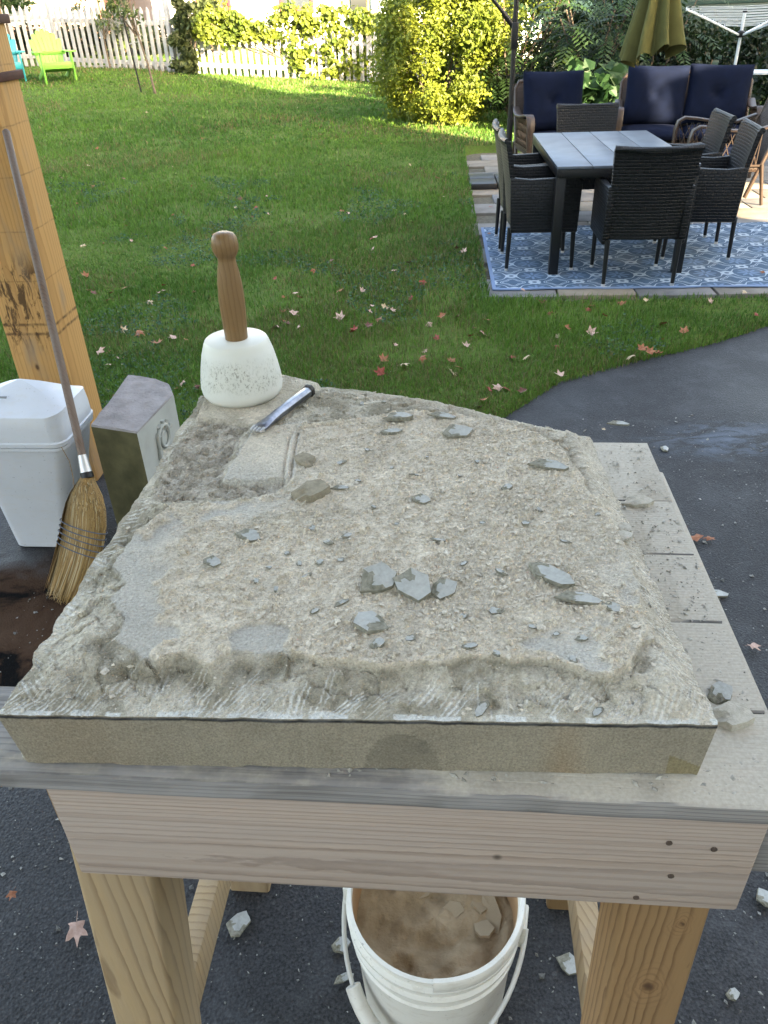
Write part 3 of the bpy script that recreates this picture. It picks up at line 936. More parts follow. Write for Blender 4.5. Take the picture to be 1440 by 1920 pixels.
# a smooth wiped flake bed near the front and left of the plateau
wipe = sstep(0.52, 0.58, fbm(X, Y, 17, 3, 95) + 0.11 * sstep(0.055, 0.0, P_sd) * (frontish + sstep(.2, .08, dL)) - 0.05) * sstep(0.075, 0.02, P_sd) * np.clip(frontish + sstep(0.26, 0.12, dL) * sstep(.42, .3, dF), 0, 1)
z_p = z_p * (1 - wipe) + wipe * (ST + 0.0165 + n1 * 0.002)
z = z_m * (1 - pl) + z_p * pl
kk = sstep(-0.006, 0.006, K_sd)
z_k = ST + 0.0085 + n1 * 0.007 + facets(X, Y, 0.012, 23, 0.32) + facets(X + n1 * .003, Y, 0.006, 29, 0.35) + n2 * .003 + n3 * 0.002
z = z * (1 - kk) + z_k * kk
hh_ = sstep(-0.004, 0.004, H_sd)
z = z * (1 - hh_) + hh_ * (ST + 0.0145 + gran * 0.0012)
tt_ = sstep(-0.0015, 0.0015, T_sd)
z = z * (1 - tt_) + tt_ * (ST + 0.0165 + gran * 0.002 + n1 * 0.001)
seam = np.full(X.shape, 1e9)
sl_ = [(-0.0559, 0.9824), (-0.0859, 0.9798), (-0.1157, 0.9756), (-0.1211, 0.9395), (-0.1214, 0.9063), (-0.1209, 0.8666), (-0.1200, 0.8318)]
for (ax_, ay_), (bx_, by_) in zip(sl_[:-1], sl_[1:]):
    ex_, ey_ = bx_ - ax_, by_ - ay_
    q_ = np.clip(((X - ax_) * ex_ + (Y - ay_) * ey_) / (ex_ * ex_ + ey_ * ey_), 0, 1)
    seam = np.minimum(seam, np.hypot(X - ax_ - q_ * ex_, Y - ay_ - q_ * ey_))
ridge = np.exp(-((seam + n2 * .003) / .0020) ** 2) * sstep(.30, .45, fbm(X, Y, 90, 2, 99))
z = z + ridge * 0.0035 - 0.0022 * np.exp(-((seam - .0045) / .0022) ** 2)
Z = z
# colours of the slab top, darker in scars and at the step foot
one = np.ones(X.shape + (1,))
def lerp(a, b, f): return a * (1 - f[..., None]) + b * f[..., None]
cM = lerp(np.array([0.36, 0.325, 0.25]) * one, np.array([0.58, 0.53, 0.435]) * one, sstep(.35, .65, fbm(X, Y, 33, 4, 101)))
cM = lerp(cM, np.array([0.62, 0.55, 0.45]) * one, rb * .65)
step = (1 - .7 * rb) * np.exp(-(P_sd / 0.010) ** 2) * (P_sd < 0.002) * sstep(.35, .6, fbm(X, Y, 24, 3, 103))
cM = lerp(cM, np.array([0.25, 0.225, 0.165]) * one, np.clip(step * 0.35 + scar * .75, 0, .85))
whit = np.clip(gro * 1.8, 0, 1)
cM = lerp(cM, np.array([0.80, 0.78, 0.72]) * one, whit * (0.6 + 0.4 * sstep(.4, .6, fbm(X, Y, 20, 3, 102))))
tab = (vnoise(X / 0.0105, X * 0, 77) > 0.46) & (dF < 0.0040 + n2 * 0.004 + 0.002 * vnoise(X / .02, X * 0, 78))
cM = np.where(tab[..., None], np.array([0.66, 0.65, 0.60]), cM)
dcol = dust_c * np.ones(3)
cP = dcol * (0.88 + 0.22 * fbm(X, Y, 130, 3, 104))[..., None] * (0.965 + 0.07 * fbm(X, Y, 9, 3, 105))[..., None]
yel = sstep(0.12, 0.0, np.hypot(X + 0.16, (Y - 0.78) * 1.2)) * sstep(.42, .6, fbm(X, Y, 22, 3, 106))
cP = lerp(cP, np.array([0.42, 0.38, 0.28]) * one, yel * .7)
cP = lerp(cP, np.array([0.475, 0.455, 0.41]) * one, wipe * .85)
C_ = lerp(cM, cP, pl)
cK = lerp(np.array([0.37, 0.33, 0.265]) * one, np.array([0.58, 0.53, 0.45]) * one, sstep(.33, .66, fbm(X, Y, 75, 4, 107)))
C_ = lerp(C_, cK, kk)
C_ = lerp(C_, cP * 0.98, hh_ * (0.35 + .65 * sstep(.3, .6, fbm(X, Y, 14, 2, 108))))
C_ = lerp(C_, cP * 1.02, tt_)
C_ = lerp(C_, np.array([0.70, 0.66, 0.58]) * one, ridge * .8)
edge_t = np.exp(-(T_sd / 0.0018) ** 2)
C_ = lerp(C_, np.array([0.62, 0.60, 0.55]) * one, edge_t * .7)
V = np.stack([X.ravel(), Y.ravel(), Z.ravel()], 1)
F = gridfaces(NT + 1, NS + 1)
NXs = NS + 1
loop = np.concatenate([np.arange(NXs), np.arange(1, NT + 1) * NXs + NS, NT * NXs + np.arange(NS - 1, -1, -1), np.arange(NT - 1, 0, -1) * NXs])
top = V[loop]; nl = len(loop)
NZ = 40
cen = V.mean(0)
sides = []; scol = []
tnn = np.arange(nl)
for q in range(NZ + 1):
    f = q / NZ
    p = top.copy()
    p[:, 2] = top[:, 2] * (1 - f) + (ZB + 0.0005) * f
    p[:, 2] += (0 if q < NZ else 1) * np.maximum(0, fbm(top[:, 0], top[:, 1], 18, 3, 120) - .58) * 0.02
    rag = (fbm(tnn * 0.018, np.full(nl, f * 1.8), 6, 3, 121) - .5) * 0.006
    isf = tnn < NXs
    nrmx = (p[:, 0] - cen[0]); nrmy = (p[:, 1] - cen[1])
    ln = np.hypot(nrmx, nrmy)
    amt = np.where(isf, (fbm(p[:, 0], np.full(nl, f), 60, 2, 122) - .5) * 0.0005, rag) - np.where(isf, 0.0, 0.006 * f)
    if q > 0:
        p[:, 0] += np.where(isf, 0, nrmx / ln * amt); p[:, 1] += np.where(isf, -0.0008 + amt, nrmy / ln * amt)
    # front face: ends fall in slightly towards the bottom right
    xf = np.where(isf, p[:, 0], 0)
    p[:, 0] -= np.where(isf & (tnn > NXs * .97), f * 0.006 * (tnn - NXs * .97) / (NXs * .03), 0)
    p[:, 0] += np.where(isf & (tnn < NXs * .03), f * 0.010 * (1 - tnn / (NXs * .03)), 0)
    sides.append(p)
    sf = np.where(isf, tnn / NXs, 0.5)
    c = np.array([0.29, 0.255, 0.195])[None, :] * (0.88 + 0.25 * fbm(p[:, 0], np.full(nl, f * .07), 30, 3, 123))[:, None]
    br_ = np.exp(-((sf - 0.10) / 0.09) ** 2)[:, None]
    c = c * (1 - br_ * .6) + np.array([0.27, 0.215, 0.150]) * br_ * .6
    og = np.exp(-((sf - 0.80) / 0.025) ** 2)[:, None] * (0.3 + .7 * f)
    c = c * (1 - og * .5) + np.array([0.30, 0.20, 0.11]) * og * .5
    st_ = (np.hypot((sf - 0.572) / 0.056, (f - 1.08) / 0.82) < 1.0 + (fbm(sf, np.full(nl, f), 40, 2, 124) - .5) * .15)[:, None]
    c = np.where(st_, c * 0.76, c)
    cr_ = ((sf > .945) & (f > 0.72 + (sf - .945) * 4 - .1))[:, None]
    c = np.where(cr_, c * np.array([.85, .8, .62]), c)
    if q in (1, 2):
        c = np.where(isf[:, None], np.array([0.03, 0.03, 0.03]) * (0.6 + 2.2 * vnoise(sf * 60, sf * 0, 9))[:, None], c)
    c = np.where(isf[:, None], c, np.array([0.33, 0.315, 0.27]) * (0.7 + .6 * fbm(tnn * .02, np.full(nl, f * 3), 4, 3, 125))[:, None])
    scol.append(c)
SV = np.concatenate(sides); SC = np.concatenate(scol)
b0 = len(V)
i = np.arange(nl); j = (i + 1) % nl
SF = np.concatenate([np.stack([b0 + q * nl + j, b0 + q * nl + i, b0 + (q + 1) * nl + i, b0 + (q + 1) * nl + j], 1) for q in range(NZ)])
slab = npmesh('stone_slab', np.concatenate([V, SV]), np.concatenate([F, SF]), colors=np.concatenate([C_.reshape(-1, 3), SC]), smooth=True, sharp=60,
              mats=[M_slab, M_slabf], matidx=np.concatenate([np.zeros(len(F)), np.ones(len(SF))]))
tag(slab, 'thick grey sandstone slab with dusty top and chiselled edges on the workbench', 'stone slab')
XF, YF, ZF = X.ravel(), Y.ravel(), Z.ravel()
def slab_z(x, y):
    return float(ZF[np.argmin((XF - x) ** 2 + (YF - y) ** 2)])

# ------------------------------------------------------------------ grit and stone chips
def grains(name, px, py, pz, size, cols, mat, seed):
    g = np.random.default_rng(seed)
    n = len(px)
    base_ = np.array([(1, 0, 0), (-1, 0, 0), (0, 1, 0), (0, -1, 0), (0, 0, .7), (0, 0, -.7)], float)
    fc = np.array([(0, 2, 4), (2, 1, 4), (1, 3, 4), (3, 0, 4), (2, 0, 5), (1, 2, 5), (3, 1, 5), (0, 3, 5)])
    V = base_[None] * g.uniform(0.55, 1.25, (n, 6, 1)) * np.stack([size * g.uniform(.8, 1.6, n), size * g.uniform(.6, 1.1, n), size * g.uniform(.4, .9, n)], 1)[:, None, :]
    V += g.normal(size=V.shape) * size[:, None, None] * .12
    a = g.uniform(0, 2 * np.pi, n); ca, sa = np.cos(a), np.sin(a)
    x = V[:, :, 0] * ca[:, None] - V[:, :, 1] * sa[:, None]; y = V[:, :, 0] * sa[:, None] + V[:, :, 1] * ca[:, None]
    V[:, :, 0] = x + px[:, None]; V[:, :, 1] = y + py[:, None]; V[:, :, 2] += (pz + size * .25)[:, None]
    F = (fc[None] + np.arange(n)[:, None, None] * 6).reshape(-1, 3)
    return npmesh(name, V.reshape(-1, 3), F, mat, colors=np.repeat(cols, 6, 0))
idx = np.flatnonzero(((pl > .9) & (wipe < .4)).ravel())
w = (0.4 + sstep(.40, .65, fbm(X, Y, 11, 3, 130))).ravel()[idx]
pick = rng.choice(idx, 19000, p=w / w.sum())
idx2 = np.flatnonzero(((kk > .5) | (tt_ > .5) | (hh_ > .5) | (pl < .2)).ravel())
pick = np.concatenate([pick, rng.choice(idx2, 2200)])
sz = 0.0006 + 0.0007 * rng.random(len(pick)) + 0.0030 * rng.random(len(pick)) ** 16
tone = rng.uniform(.80, 1.08, len(pick))[:, None]
g1 = grains('stone_grit', XF[pick] + rng.normal(size=len(pick)) * .0006, YF[pick] + rng.normal(size=len(pick)) * .0006, ZF[pick], sz, np.array([.55, .495, .41]) * tone, M_grit, 3)
tag(g1, 'fine grey stone grit and dust grains lying on the slab', 'grit', kind='stuff')
n = 1500
bu = rng.uniform(0.27, 0.36, n); bv = rng.uniform(0.09, 0.64, n)
fr = rng.random(n) < .4
bu = np.where(fr, rng.uniform(-.1, .39, n), bu); bv = np.where(fr, rng.uniform(0.012, 0.06, n), bv)
pk = np.array([ben(a, b, ZB) for a, b in zip(bu, bv)])
sz = 0.0006 + 0.0009 * rng.random(n) + 0.0025 * rng.random(n) ** 8
g2 = grains('stone_grit', pk[:, 0], pk[:, 1], pk[:, 2] - 0.0006, sz, np.array([.42, .40, .355]) * rng.uniform(.7, 1.15, n)[:, None], M_grit, 4)
tag(g2, 'scattered stone grit on the bare boards of the workbench', 'grit', kind='stuff')
# ground litter on the driveway
n = 7000
gx = rng.uniform(-1.2, 2.2, n); gy = rng.uniform(0.35, 3.2, n)
k = (gy < edge_y(gx) - .05)
gx, gy = gx[k], gy[k]; n = len(gx)
sz = 0.0012 + 0.0016 * rng.random(n) + 0.008 * rng.random(n) ** 14
g3 = grains('driveway_grit', gx, gy, np.full(n, 0.001), sz, np.array([.34, .335, .31]) * rng.uniform(.2, .95, n)[:, None], M_grit, 6)
tag(g3, 'small pale stone crumbs scattered over the black driveway', 'grit', kind='stuff')

def chip_mesh(seed, ell=1.0, thick=0.22, conch=0.45):
    """a spall: flat sawn face on one side of a break line, scalloped dark break on the other"""
    g = random.Random(seed)
    b_ = MB()
    nc = g.choice((5, 6, 6, 7))
    cor = []
    for k in range(nc):
        a = 2 * math.pi * (k + g.uniform(-.28, .28)) / nc
        rr = g.uniform(.72, 1.12)
        cor.append((rr * math.cos(a) * ell, rr * math.sin(a)))
    out = []
    for k in range(nc):
        p, q = cor[k], cor[(k + 1) % nc]
        for f in (0, .33, .66):
            j = .035 if f else 0
            out.append((p[0] + (q[0] - p[0]) * f + g.uniform(-j, j), p[1] + (q[1] - p[1]) * f + g.uniform(-j, j)))
    n = len(out)
    c0 = g.uniform(-.45, -.05)
    vv = [(p[0], p[1], -thick * .5) for p in out]
    def hz(p):
        # falls away on the broken side
        d = p[0] / ell - c0 + 0.2 * math.sin(p[1] * 5 + seed)
        return thick * .5 if d > 0 else thick * (.5 - conch * min(1, -d * 1.3)) + 0.03 * math.sin(p[1] * 9 + p[0] * 7)
    vv += [(p[0] * .97, p[1] * .97, hz(p)) for p in out]
    vv += [(p[0] * .6, p[1] * .6, hz((p[0] * .6, p[1] * .6)) + g.uniform(-.015, .015)) for p in out]
    vv += [(p[0] * .25, p[1] * .25, hz((p[0] * .25, p[1] * .25)) + g.uniform(-.01, .01)) for p in out]
    ff = [tuple(range(n - 1, -1, -1))]
    for k in range(n):
        k2 = (k + 1) % n
        ff.append((k, k2, n + k2, n + k))
        ff.append((n + k, n + k2, 2 * n + k2, 2 * n + k))
        ff.append((2 * n + k, 2 * n + k2, 3 * n + k2, 3 * n + k))
    ff.append(tuple(3 * n + k for k in range(n)))
    b_._add(vv, ff)
    me = b_.mesh('stone_chip', [M_chip, M_chip_d], 0, smooth=22)
    for p in me.polygons:
        c = p.center
        flat = (c.x / ell - c0 + 0.2 * math.sin(c.y * 5 + seed)) > 0.02 and p.normal.z > .85
        p.material_index = 0 if flat else 1
    return me
chips = [chip_mesh(3, 1.35, .28), chip_mesh(8, 1.5, .22), chip_mesh(15, 1.2, .3), chip_mesh(21, 1.0, .32, .6), chip_mesh(33, 2.1, .42, .7), chip_mesh(47, 2.4, .35, .5), chip_mesh(52, 1.7, .5, .8), chip_mesh(64, 1.3, .6, .8)]
chips_rough = []
for me in (chips[6], chips[7]):
    q = me.copy()
    q.materials[1] = M_chip_r
    for p in q.polygons: p.material_index = 1
    chips_rough.append(q)
lump = chips[7].copy()
lump.materials[1] = M_chip_b2
for p in lump.polygons: p.material_index = 1
def chip(me, x, y, zz, size, rz=0.0, rx=0.0, ry=0.0, label=None, group=None):
    o = addobj('stone_chip', me)
    o.location = (x, y, zz); o.scale = (size, size, size); o.rotation_euler = (rx, ry, rz)
    tag(o, label, 'stone chip', group)
    return o
def on_slab(me, xy, size, rz, rx, ry, label, group=None, lift=0.16):
    return chip(me, xy[0], xy[1], slab_z(*xy) + size * lift, size, rz, rx, ry, label, group)
big = [(-0.0092, 0.6111), (0.0268, 0.6006), (0.0564, 0.5980), (-0.0156, 0.5537), (-0.0104, 0.5257), (0.1647, 0.6147), (0.1855, 0.5783), (0.2139, 0.5640), (0.2073, 0.8352), (0.1034, 0.9310), (0.0257, 0.9825), (0.0870, 0.9859), (0.0133, 0.9428), (0.0444, 0.7679), (-0.1515, 0.7062), (-0.1825, 0.6572), (-0.0873, 0.7937), (-0.1002, 0.8729), (-0.0521, 0.8011), (0.1481, 0.7883), (0.2698, 0.7157), (0.2603, 0.6901)]
spec = [
    (chips[2], .0175, 0.55, .30, -.16, 'bluish flat stone chip with dark broken end, leftmost of three in a row', .34),
    (chips[0], .0195, -0.62, .26, .12, 'largest bluish stone chip, middle of three in a row on the slab', .38),
    (chips[3], .0142, -0.55, .24, .2, 'squarish pale stone chip with ribbed broken side, right of three in a row', .36),
    (chips[2], .015, 2.6, .1, -.06, 'grey-violet stone chip with white bruise, just before the row of three', .2),
    (chips[7], .0062, .4, 0, 0, 'small rounded stone chip touching the grey-violet chip', .2),
    (chips[4], .013, -0.72, .05, .05, 'long dark stone splinter lying end to end with another on the slab', .35),
    (chips[5], .0105, -0.12, -.05, .08, 'flat leaf-shaped stone chip overlapping the long dark splinter', .3),
    (chips[6], .0062, -.5, .1, .1, 'small pointed stone chip beside the leaf-shaped chip', .3),
    (chips[5], .0115, -0.2, .1, .05, 'pale wedge-shaped stone chip with broken underside near the slab right margin', .35),
    (chips[1], .0165, 0.1, .15, -.05, 'smooth blue-grey stone chip lying flat near the far edge of slab', .3),
    (chips[6], .0125, .2, -.1, .1, 'chunky tan stone chip beside the far cracked ledge', .3),
    (chips[5], .0092, -.15, 0, .1, 'thin flat stone chip on the dusty far part of slab', .3),
    (chips[4], .0075, .05, 0, 0, 'low thin stone chip near chunky tan chip', .3),
    (chips[1], .0095, -.4, .1, 0, 'dark smooth stone chip alone in the middle of the slab dust', .3),
    (chips[6], .0098, -.3, .1, .1, 'ridged stone chip with white bruised tip in the yellowish dust', .3),
    (chips[1], .0085, -.35, .12, .05, 'flat triangular stone chip in the yellowish dust', .3),
    (lump, .0195, .2, 0, 0, 'brownish lump of stone below the raised rectangular strip', .1),
    (lump, .0135, 1.9, 0, 0, 'dark rough lump of stone beside the raised rectangular strip', .1),
    (chips[5], .0052, .0, 0, 0, 'small white sliver of stone beside the brownish lump', .3),
    (chips[7], .006, .3, 0, 0, 'small dark stone crumb on the right half of slab', .3),
    (chips_rough[1], .009, .9, 0, 0, 'dark stone lump lodged on the right chiselled margin', .2),
    (chips_rough[0], .0085, .5, 0, 0, 'grey stone lump on the right margin edge', .2)]
for xy, (me, sz_, rz, rx, ry, lab, lift) in zip(big, spec):
    on_slab(me, xy, sz_, rz, rx, ry, lab, lift=lift)
small = [(0.0729, 0.5185), (0.1543, 0.5305), (0.1629, 0.4988), (0.0569, 0.6868), (-0.0805, 0.7194), (-0.0417, 0.6992), (-0.0913, 0.6526), (-0.1103, 0.6102), (-0.0470, 0.6555), (0.1037, 0.5655), (0.1771, 0.7384), (0.2411, 0.7252), (0.1942, 0.6762), (0.1100, 0.7155), (0.0813, 0.6430), (0.1573, 0.7124), (-0.0123, 0.7567), (0.0145, 0.7217), (-0.0302, 0.8184), (0.0576, 0.8724), (0.1241, 0.8535), (0.1642, 0.8714), (-0.0525, 0.8666), (-0.0182, 0.8924), (-0.0694, 0.6522), (-0.1049, 0.6733), (-0.0820, 0.6302), (-0.0625, 0.6904), (-0.1221, 0.6461), (-0.1335, 0.6245), (0.0724, 0.5595), (0.1173, 0.6228), (0.1351, 0.5410), (0.1760, 0.5243), (-0.0452, 0.5858), (-0.0708, 0.5752), (0.0203, 0.5326), (0.0956, 0.5077), (-0.0256, 1.0392), (0.0059, 1.0456), (0.0776, 0.4605), (0.1749, 0.4527), (0.0939, 0.8224), (0.0121, 0.8482), (0.0413, 0.8262)]
for i_, xy in enumerate(small):
    on_slab(chips[random.randrange(8)], xy, random.uniform(.0028, .0050), random.uniform(0, 6), random.uniform(-.3, .3), random.uniform(-.3, .3), 'tiny loose stone flake scattered on the dusty slab', 'tiny flakes on the slab', .3)
for xy, me, sz_, rz, lab in zip([(0.3426, 0.8709), (0.3191, 0.4975), (0.3190, 0.5259), (0.3793, 1.1043)], (chips_rough[0], chips_rough[1], chips[7], chips[5]), (.0125, .0165, .012, .008), (.1, -.25, .5, -.2),
        ('flat dark stone chip across a joint of the bench boards', 'broad grey stone chip at the slab corner on the bench', 'dusty half-buried stone chip beside the slab corner on the bench', 'thin dark splinter at the far end of the bench boards')):
    chip(me, xy[0], xy[1], ZB + sz_ * .2, sz_, rz, 0, 0, lab)
for xy, me, sz_, rz, lab in zip([(-0.3379, 0.8975), (0.3339, 0.7922), (-0.1208, 0.8475), (0.6369, 0.7260), (-0.1138, 0.7814), (1.2020, 2.8780), (0.4559, 1.0887), (1.0532, 1.9136), (0.7782, 0.9101)], (chips[1], chips[2], chips[7], chips[7], chips[5], chips[3], chips[7], chips[5], chips[3]), (.024, .020, .016, .011, .010, .02, .014, .02, .022), (1.2, -.6, .3, .2, .5, .1, .2, .1, .9),
        ('flat pale stone flake with a nib on the driveway near the bench leg', 'pale triangular stone chip on the driveway between bucket and bench leg', 'round grey stone chip beside the bucket handle', 'white stone crumb on the driveway beyond the dark bench leg', 'short stone splinter beside the bucket',
         'small dark pebble beside the damp patch on the driveway', 'grey pebble under the bench', 'pale flat flake on the driveway beside the bench end', 'bluish stone chip on the driveway beside the bench end')):
    chip(me, xy[0], xy[1], .008 + sz_ * .15, sz_, rz, .1, .1, lab)

# ------------------------------------------------------------------ mallet
def nylon_mat():
    mt, nt, b = new_mat('white_nylon', 0.45, 0.4)
    v = coords(nt)
    tc = nd(nt, 'ShaderNodeTexCoord'); sx = nd(nt, 'ShaderNodeSeparateXYZ'); lk(nt, tc.outputs['Object'], sx.inputs[0])
    zf = sx.outputs[2]
    band = mth(nt, 'MULTIPLY', ramp(nt, zf, [(0.018, 0.0), (0.032, 1.0)]), ramp(nt, zf, [(0.060, 1.0), (0.075, 0.0)]))
    v2 = coords(nt, (1, 1, 0.6), (0.3, 0.5, 0.2))
    sc = ramp(nt, noise(nt, v2, 330, 4, 0.75), [(0.52, 0.0), (0.60, 1.0)])
    pa = ramp(nt, noise(nt, v, 28, 3), [(0.36, 0.0), (0.56, 1.0)])
    f = mth(nt, 'MULTIPLY', mth(nt, 'MULTIPLY', band, sc), pa)
    c = ramp(nt, noise(nt, v, 12, 3), [(0.3, (0.60, 0.61, 0.57)), (0.7, (0.69, 0.69, 0.65))])
    c = mix(nt, mth(nt, 'MULTIPLY', mth(nt, 'MULTIPLY', band, pa), 0.22), c, (0.48, 0.48, 0.40))
    c = mix(nt, mth(nt, 'MULTIPLY', f, 0.75), c, (0.17, 0.17, 0.13))
    c = mix(nt, mth(nt, 'MULTIPLY', ramp(nt, zf, [(0.075, 0.0), (0.088, 1.0)]), 0.2), c, (0.66, 0.62, 0.47))
    lk(nt, c, b.inputs['Base Color'])
    b.inputs['Subsurface Weight'].default_value = 0.15
    b.inputs['Subsurface Radius'].default_value = (0.01, 0.01, 0.008)
    b.inputs['Subsurface Scale'].default_value = 0.5
    bump(nt, b, mth(nt, 'MULTIPLY', sc, band), 0.3, 0.0008)
    return mt
mx, my = -0.210, 1.104
mal = empty('carving_mallet', (mx, my, slab_z(mx, my) - 0.001), 0, 'white round carving mallet with turned wooden handle standing on the slab', 'mallet')
b_ = MB(); b_.lathe([(0.001, 0), (.050, 0), (.056, .002), (.0605, .009), (.0618, .018), (.0608, .030), (.0575, .050), (.0535, .068), (.0485, .083), (.0462, .088), (.0445, .0895), (.017, .0895)], 64)
b_.build('mallet_head', nylon_mat(), mal, 0, smooth=50)
M_handle = wood('turned_handle', (0.245, 0.145, 0.066), (0.165, 0.093, 0.041), ring=330, tilt=(0.10, 0.16, 0), loc=(0.04, 0.03, 0), axis='Z', rough=0.38, dist=3.0)
b_ = MB(); b_.lathe([(.0165, .0885), (.0168, .095), (.0182, .125), (.0188, .145), (.0176, .170), (.0148, .190), (.0126, .201), (.0124, .206), (.0150, .210), (.0180, .2165), (.0188, .224), (.0175, .233), (.0140, .2385), (.0080, .2410), (.001, .2415)], 40)
hd = b_.build('handle', M_handle, mal, 0, smooth=60)
hd.rotation_euler = (0, R(0.8), 0)

# ------------------------------------------------------------------ toothed chisel
c0 = Vector((-0.104, 1.082, 0)); c1 = Vector((-0.173, 0.958, 0))
c0.z = slab_z(-0.104, 1.082) + 0.010; c1.z = slab_z(-0.173, 0.958) + 0.006
chz = empty('tooth_chisel', c0, 0, 'steel toothed stone chisel lying beside the white mallet', 'chisel')
ax = (c1 - c0); Ln = ax.length; ax.normalize()
sxv = ax.cross(Vector((0, 0, 1))).normalized(); uz = sxv.cross(ax)
Mc = Matrix(((sxv.x, uz.x, ax.x, 0), (sxv.y, uz.y, ax.y, 0), (sxv.z, uz.z, ax.z, 0), (0, 0, 0, 1)))
def ring8(w, h, z, f=.42):
    a, c = w / 2, h / 2
    return [(a, c * f, z), (a * f, c, z), (-a * f, c, z), (-a, c * f, z), (-a, -c * f, z), (-a * f, -c, z), (a * f, -c, z), (a, -c * f, z)]
b_ = MB(); b_.loft([ring8(.0150, .0150, 0.006), ring8(.0152, .0152, 0.05), ring8(.0150, .0150, Ln * .62), ring8(.0165, .0125, Ln * .75), ring8(.0205, .0090, Ln * .86), ring8(.0215, .0072, Ln * .945)], Mc)
b_.build('shaft', plain('chisel_steel', (0.33, 0.34, 0.37), (0.16, 0.16, 0.18), 0.3, 0.5, 60, 300, 0.0004, 0.25, metal=0.9), chz, 0.0006, smooth=25)
b_ = MB(); b_.loft([ring8(.0135, .0135, 0), ring8(.0178, .0178, 0.002, .5), ring8(.0182, .0182, 0.006, .5), ring8(.0155, .0155, 0.009)], Mc)
b_.build('striking_end', plain('dark_steel', (0.07, 0.065, 0.06), (0.03, 0.03, 0.03), 0.5, 0.5, 80, metal=0.7), chz, 0, smooth=40)
for k in range(4):
    b_ = MB(); w0 = -.0080 + k * .00533
    b_.loft([[(w0 - .0019, -.0034, Ln * .93), (w0 + .0019, -.0034, Ln * .93), (w0 + .0019, .0034, Ln * .93), (w0 - .0019, .0034, Ln * .93)], [(w0 - .0016, -.0012, Ln), (w0 + .0016, -.0012, Ln), (w0 + .0016, .0012, Ln), (w0 - .0016, .0012, Ln)]], Mc)
    b_.build('tooth', M_silver, chz, 0.0003)

# ------------------------------------------------------------------ bucket of dust
def scuffed_white(name, c1, c2, dirt, rough=0.45):
    mt, nt, b = new_mat(name, rough, 0.4)
    v = coords(nt)
    c = ramp(nt, noise(nt, v, 5, 4), [(0.3, c2), (0.7, c1)])
    d = ramp(nt, noise(nt, coords(nt, (1, 1, 3)), 22, 5, 0.7), [(0.52, 0.0), (0.75, 0.6)])
    c = mix(nt, d, c, dirt)
    sp = ramp(nt, noise(nt, v, 110, 3, 0.6), [(0.66, 0.0), (0.74, 0.5)])
    c = mix(nt, sp, c, (0.10, 0.095, 0.085))
    lk(nt, c, b.inputs['Base Color'])
    bump(nt, b, noise(nt, v, 60, 4), 0.15, 0.001)
    return mt
M_bucket = scuffed_white('bucket_plastic', (0.74, 0.72, 0.66), (0.64, 0.62, 0.56), (0.47, 0.42, 0.34))
M_bin = scuffed_white('bin_plastic', (0.57, 0.595, 0.635), (0.51, 0.535, 0.575), (0.52, 0.51, 0.49), 0.4)
bk_ = empty('bucket', (0.062, 0.744, 0.0), R(-15), 'white plastic bucket of stone dust under the workbench', 'bucket')
prof = [(.120, 0.0), (.126, .002), (.129, .02), (.1395, .255), (.1400, .262), (.1455, .265), (.1460, .272), (.1420, .275), (.1425, .296), (.1490, .299), (.1495, .306), (.1430, .309), (.1435, .327), (.1510, .330), (.1515, .338), (.1445, .341), (.1450, .356), (.1480, .358), (.1485, .363), (.1420, .364), (.1405, .350), (.136, .26), (.126, .02), (.001, .015)]
b_ = MB(); b_.lathe(prof, 72, close=False)
M_bin_in = plain('bucket_inside', (0.40, 0.24, 0.125), (0.33, 0.19, 0.095), 0.6, 0.3, 7)  # white plastic browned: inner shade and light through the wall painted in
me = b_.mesh('bucket_body', [M_bucket, M_bin_in], 0, smooth=40)
for p in me.polygons:
    c = p.center
    if math.hypot(c.x, c.y) < .1385 and p.index >= 72 * 19: p.material_index = 1
addobj('bucket_body', me, bk_)
b_ = MB()
rings = []
for q in range(64):
    a = R(-80 + 262 * q / 63)
    cs_, sn_ = math.cos(a), math.sin(a)
    zt = 0.370 + 0.0012 * math.sin(q * 0.5)
    rings.append([(r_ * cs_, r_ * sn_, z_) for r_, z_ in ((.1430, .3645), (.1520, .344), (.1530, .352), (.1525, zt - .003), (.1505, zt), (.1440, zt), (.1425, zt - .003))])
b_.loft(rings)
b_.build('rim', M_bucket, bk_, 0, smooth=40)
for sg in (1, -1):
    b_ = MB(); b_.box((sg * .151, 0, .318), (.014, .045, .06)); b_.build('handle_ear', M_bucket, bk_, .004)
wire = []
for q in range(33):
    a = math.pi * q / 32
    s_ = math.sin(a)
    wire.append((-.157 * math.cos(a), -.004 - .166 * s_, .318 - .165 * s_))
b_ = MB(); b_.tube(wire, .0042, 8)
bail = b_.build('bail_handle', plain('bail_plastic', (.62, .61, .57), (.52, .51, .48), .5), bk_, 0, 60)
gp = [Vector(p) for p in wire[7:15]]
b_ = MB(); b_.tube(gp, .0135, 14)
b_.build('grip', M_bucket, bail, .0015, 40)
nr, na = 26, 60
rr_ = np.linspace(0, .1395, nr)[:, None] * np.ones((1, na)); aa = np.linspace(0, 2 * np.pi, na, endpoint=False)[None, :] * np.ones((nr, 1))
dx_, dy_ = rr_ * np.cos(aa), rr_ * np.sin(aa)
dz_ = 0.275 + (fbm(dx_, dy_, 22, 4, 140) - .5) * .05 + .012 * sstep(0, .1, dy_)
i = np.arange(nr - 1)[:, None] * na + np.arange(na)[None, :]; j = np.arange(nr - 1)[:, None] * na + (np.arange(na)[None, :] + 1) % na
F = np.stack([i.ravel(), j.ravel(), j.ravel() + na, i.ravel() + na], 1)
M_fill = plain('bucket_dust', (0.40, 0.30, 0.19), (0.28, 0.205, 0.125), 0.95, 0.1, 30, 120, 0.004, 0.7)  # dust darkened to brown, carrying the shade inside the bucket
